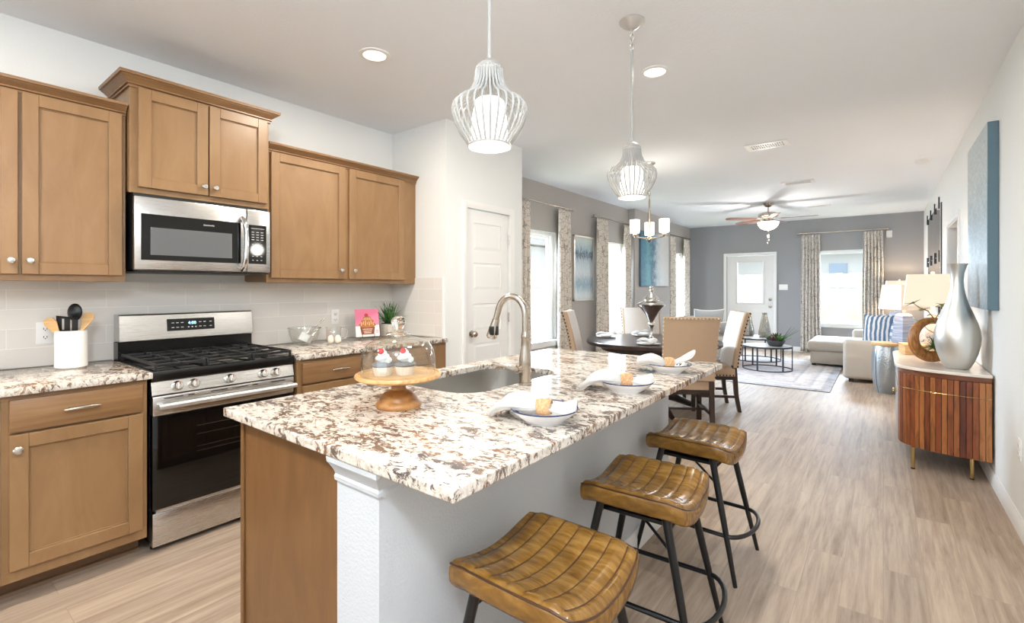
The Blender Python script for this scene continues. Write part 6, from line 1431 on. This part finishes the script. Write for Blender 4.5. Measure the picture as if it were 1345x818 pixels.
for a, c in ((4.81, 5.215), (5.225, 5.63)):
    b = B(); b.box(xf_ - 0.002, xf_ + 0.018, a, c, ZB + 0.004, ZT - 0.004, 0.002, 1); d = link('door', b, mat('pale_grey_lacquer', (168, 164, 168), 0.35), sb, off, label='pale grey flat front door', smooth=0)
    b = B(); b.lathe([(0, 0), (0.006, 0), (0.006, -0.012), (0.012, -0.018), (0.010, -0.026), (0, -0.028)], (xf_ - 0.002, (a + 0.05) if a > 5 else (c - 0.05), 0.47), 14, 'X'); link('knob', b, brass, d, off)
b = B(); A = plan2(0.0025); b.tube([(x, y, 0.585) for x, y in A], 0.0028, 6); link('brass_band', b, brass, sb, off)
for x, y in ((0.175, 4.625), (0.490, 4.615), (0.175, 5.815), (0.490, 5.825)):
    b = B(); b.lathe([(0, 0), (0.010, 0), (0.0105, 0.006), (0.013, 0.16), (0, 0.16)], (x, y, 0.0), 18); lg = link('leg', b, brass, sb, off)
    b = B(); b.cyl((x, y, 0.0), 0.0125, 0.008, seg=18); link('foot_cap', b, black_pl, lg, off)

# things on the sideboard
zs = ZM + 0.0006
hs = m_steel('brushed_silver_leaf', (226, 226, 222), 0.40, (3, 3, 9))
b = B(); b.lathe([(0, 0), (0.080, 0), (0.088, 0.006), (0.120, 0.050), (0.146, 0.110), (0.163, 0.175), (0.168, 0.225), (0.163, 0.275), (0.146, 0.330), (0.118, 0.395), (0.088, 0.455), (0.064, 0.525), (0.050, 0.590), (0.046, 0.640), (0.052, 0.690), (0.068, 0.735), (0.080, 0.760), (0.077, 0.760), (0.064, 0.733), (0.047, 0.690), (0.041, 0.640), (0.045, 0.590), (0.058, 0.525), (0.0, 0.50)], seg=64); bmesh.ops.scale(b.bm, vec=(0.77, 0.77, 1), verts=b.bm.verts[:])
solo('bottle_vase', b, hs, 'large brushed silver bottle vase on the sideboard', 'vase', smooth=60, off=(-0.425, -4.745, -zs))
t = thing('wooden_ring', 'carved wooden ring sculpture leaning behind the silver vase', 'sculpture', (0.305, 5.00, zs), R(34))
ring_w = m_wood('carved_teak', (112, 66, 26), (156, 102, 48), (188, 136, 76), (10, 10, 3), 0.45, 3, 1.5)
def tor(u, v):
    a, c = 2 * PI * u, 2 * PI * v; Rm = 0.142; rx = 0.034 * (1 - 0.25 * math.sin(a)); ry = 0.040
    ripple = 1 + 0.035 * math.sin(6 * c)
    r_ = Rm + rx * ripple * math.cos(c); return (r_ * math.cos(a), ry * ripple * math.sin(c), 0.187 + r_ * math.sin(a))
b = B(); b.grid(tor, 72, 48, cu=True, cv=True); link('ring_body', b, ring_w, t, smooth=60)
t = thing('moss_ball', 'small clump of green moss and white flowers inside the wooden ring', 'plant', (0.320, 5.02, zs + 0.0805))
moss = mat('moss_green', (84, 122, 60), 0.8); flo = mat('white_blossom', (236, 234, 224), 0.6)
b = B()
for i in range(140):
    a, e = rnd.uniform(0, 2 * PI), rnd.uniform(-0.2, 1.5); blade(b, (0, 0, 0.035), a, e, rnd.uniform(0.055, 0.105), 0.007, R(25))
link('leaves', b, moss, t, smooth=60, solid=0.0008, recalc=False)
b = B()
for i in range(34):
    a, e = rnd.uniform(0, 2 * PI), rnd.uniform(0.1, 1.4); q = 0.085; b.ball((q * math.cos(a) * math.cos(e), q * math.sin(a) * math.cos(e), 0.045 + q * math.sin(e)), 0.008, 8, 6)
link('blossoms', b, flo, t)
t = thing('leafy_branch', 'twisting branch with green leaves rising through the wooden ring', 'branch', (0.345, 4.93, zs + 0.17))
b = B(); br = [(0.0, 0, 0.0), (-0.01, 0.0, 0.10), (-0.03, 0, 0.17), (-0.07, 0, 0.235), (-0.12, 0.0, 0.26), (-0.16, 0, 0.295)]; b.tube(br, [0.006, 0.006, 0.005, 0.0045, 0.004, 0.002], 8)
b.tube([(-0.03, 0, 0.17), (0.0, 0, 0.23), (0.01, 0, 0.29)], [0.004, 0.003, 0.002], 8); b.tube([(-0.01, 0, 0.10), (0.03, -0.02, 0.13), (0.05, -0.02, 0.12), (0.07, -0.02, 0.08)], [0.004, 0.004, 0.003, 0.002], 8); b.tube([(-0.01, 0, 0.05), (-0.07, 0.0, 0.09), (-0.11, 0.01, 0.14)], [0.004, 0.003, 0.002], 8); link('stem', b, m_wood('lichen_twig', (110, 84, 50), (142, 112, 70), (164, 138, 92), (1, 1, 1), 0.8, 20), t)
b = B()
for (px, py, pz), n_ in (((-0.16, 0, 0.295), 5), ((-0.10, 0, 0.25), 4), ((-0.05, 0, 0.21), 3), ((0.01, 0, 0.29), 4), ((0.05, -0.02, 0.12), 5), ((0.07, -0.02, 0.08), 4), ((0.03, -0.02, 0.13), 3), ((-0.11, 0.01, 0.14), 3)):
    for i in range(n_): blade(b, (px, py, pz), i * 2.1 + pz * 9, R(rnd.uniform(-30, 50)), rnd.uniform(0.042, 0.066), 0.014, R(10))
link('leaves', b, mat('olive_leaf', (120, 132, 70), 0.6), t, smooth=60, solid=0.0008, recalc=False)
t = thing('wooden_box', 'pale wooden box with a closed lid on the far part of the sideboard', 'box', (0.205, 5.55, zs), R(10))
b = B(); b.box(-0.075, 0.075, -0.11, 0.11, 0.0, 0.066, 0.003, 1); link('box_body', b, wood_u, t)
b = B(); b.box(-0.078, 0.078, -0.113, 0.113, 0.067, 0.090, 0.003, 1); link('lid', b, wood_u, t)
table_lamp('white ceramic lamp with a wide cream shade at the back of the sideboard', (0.350, 5.70, zs), 0, 0.205, 0.150, 0.178, 0.124, 0.425, 0.705, 'white', 9)
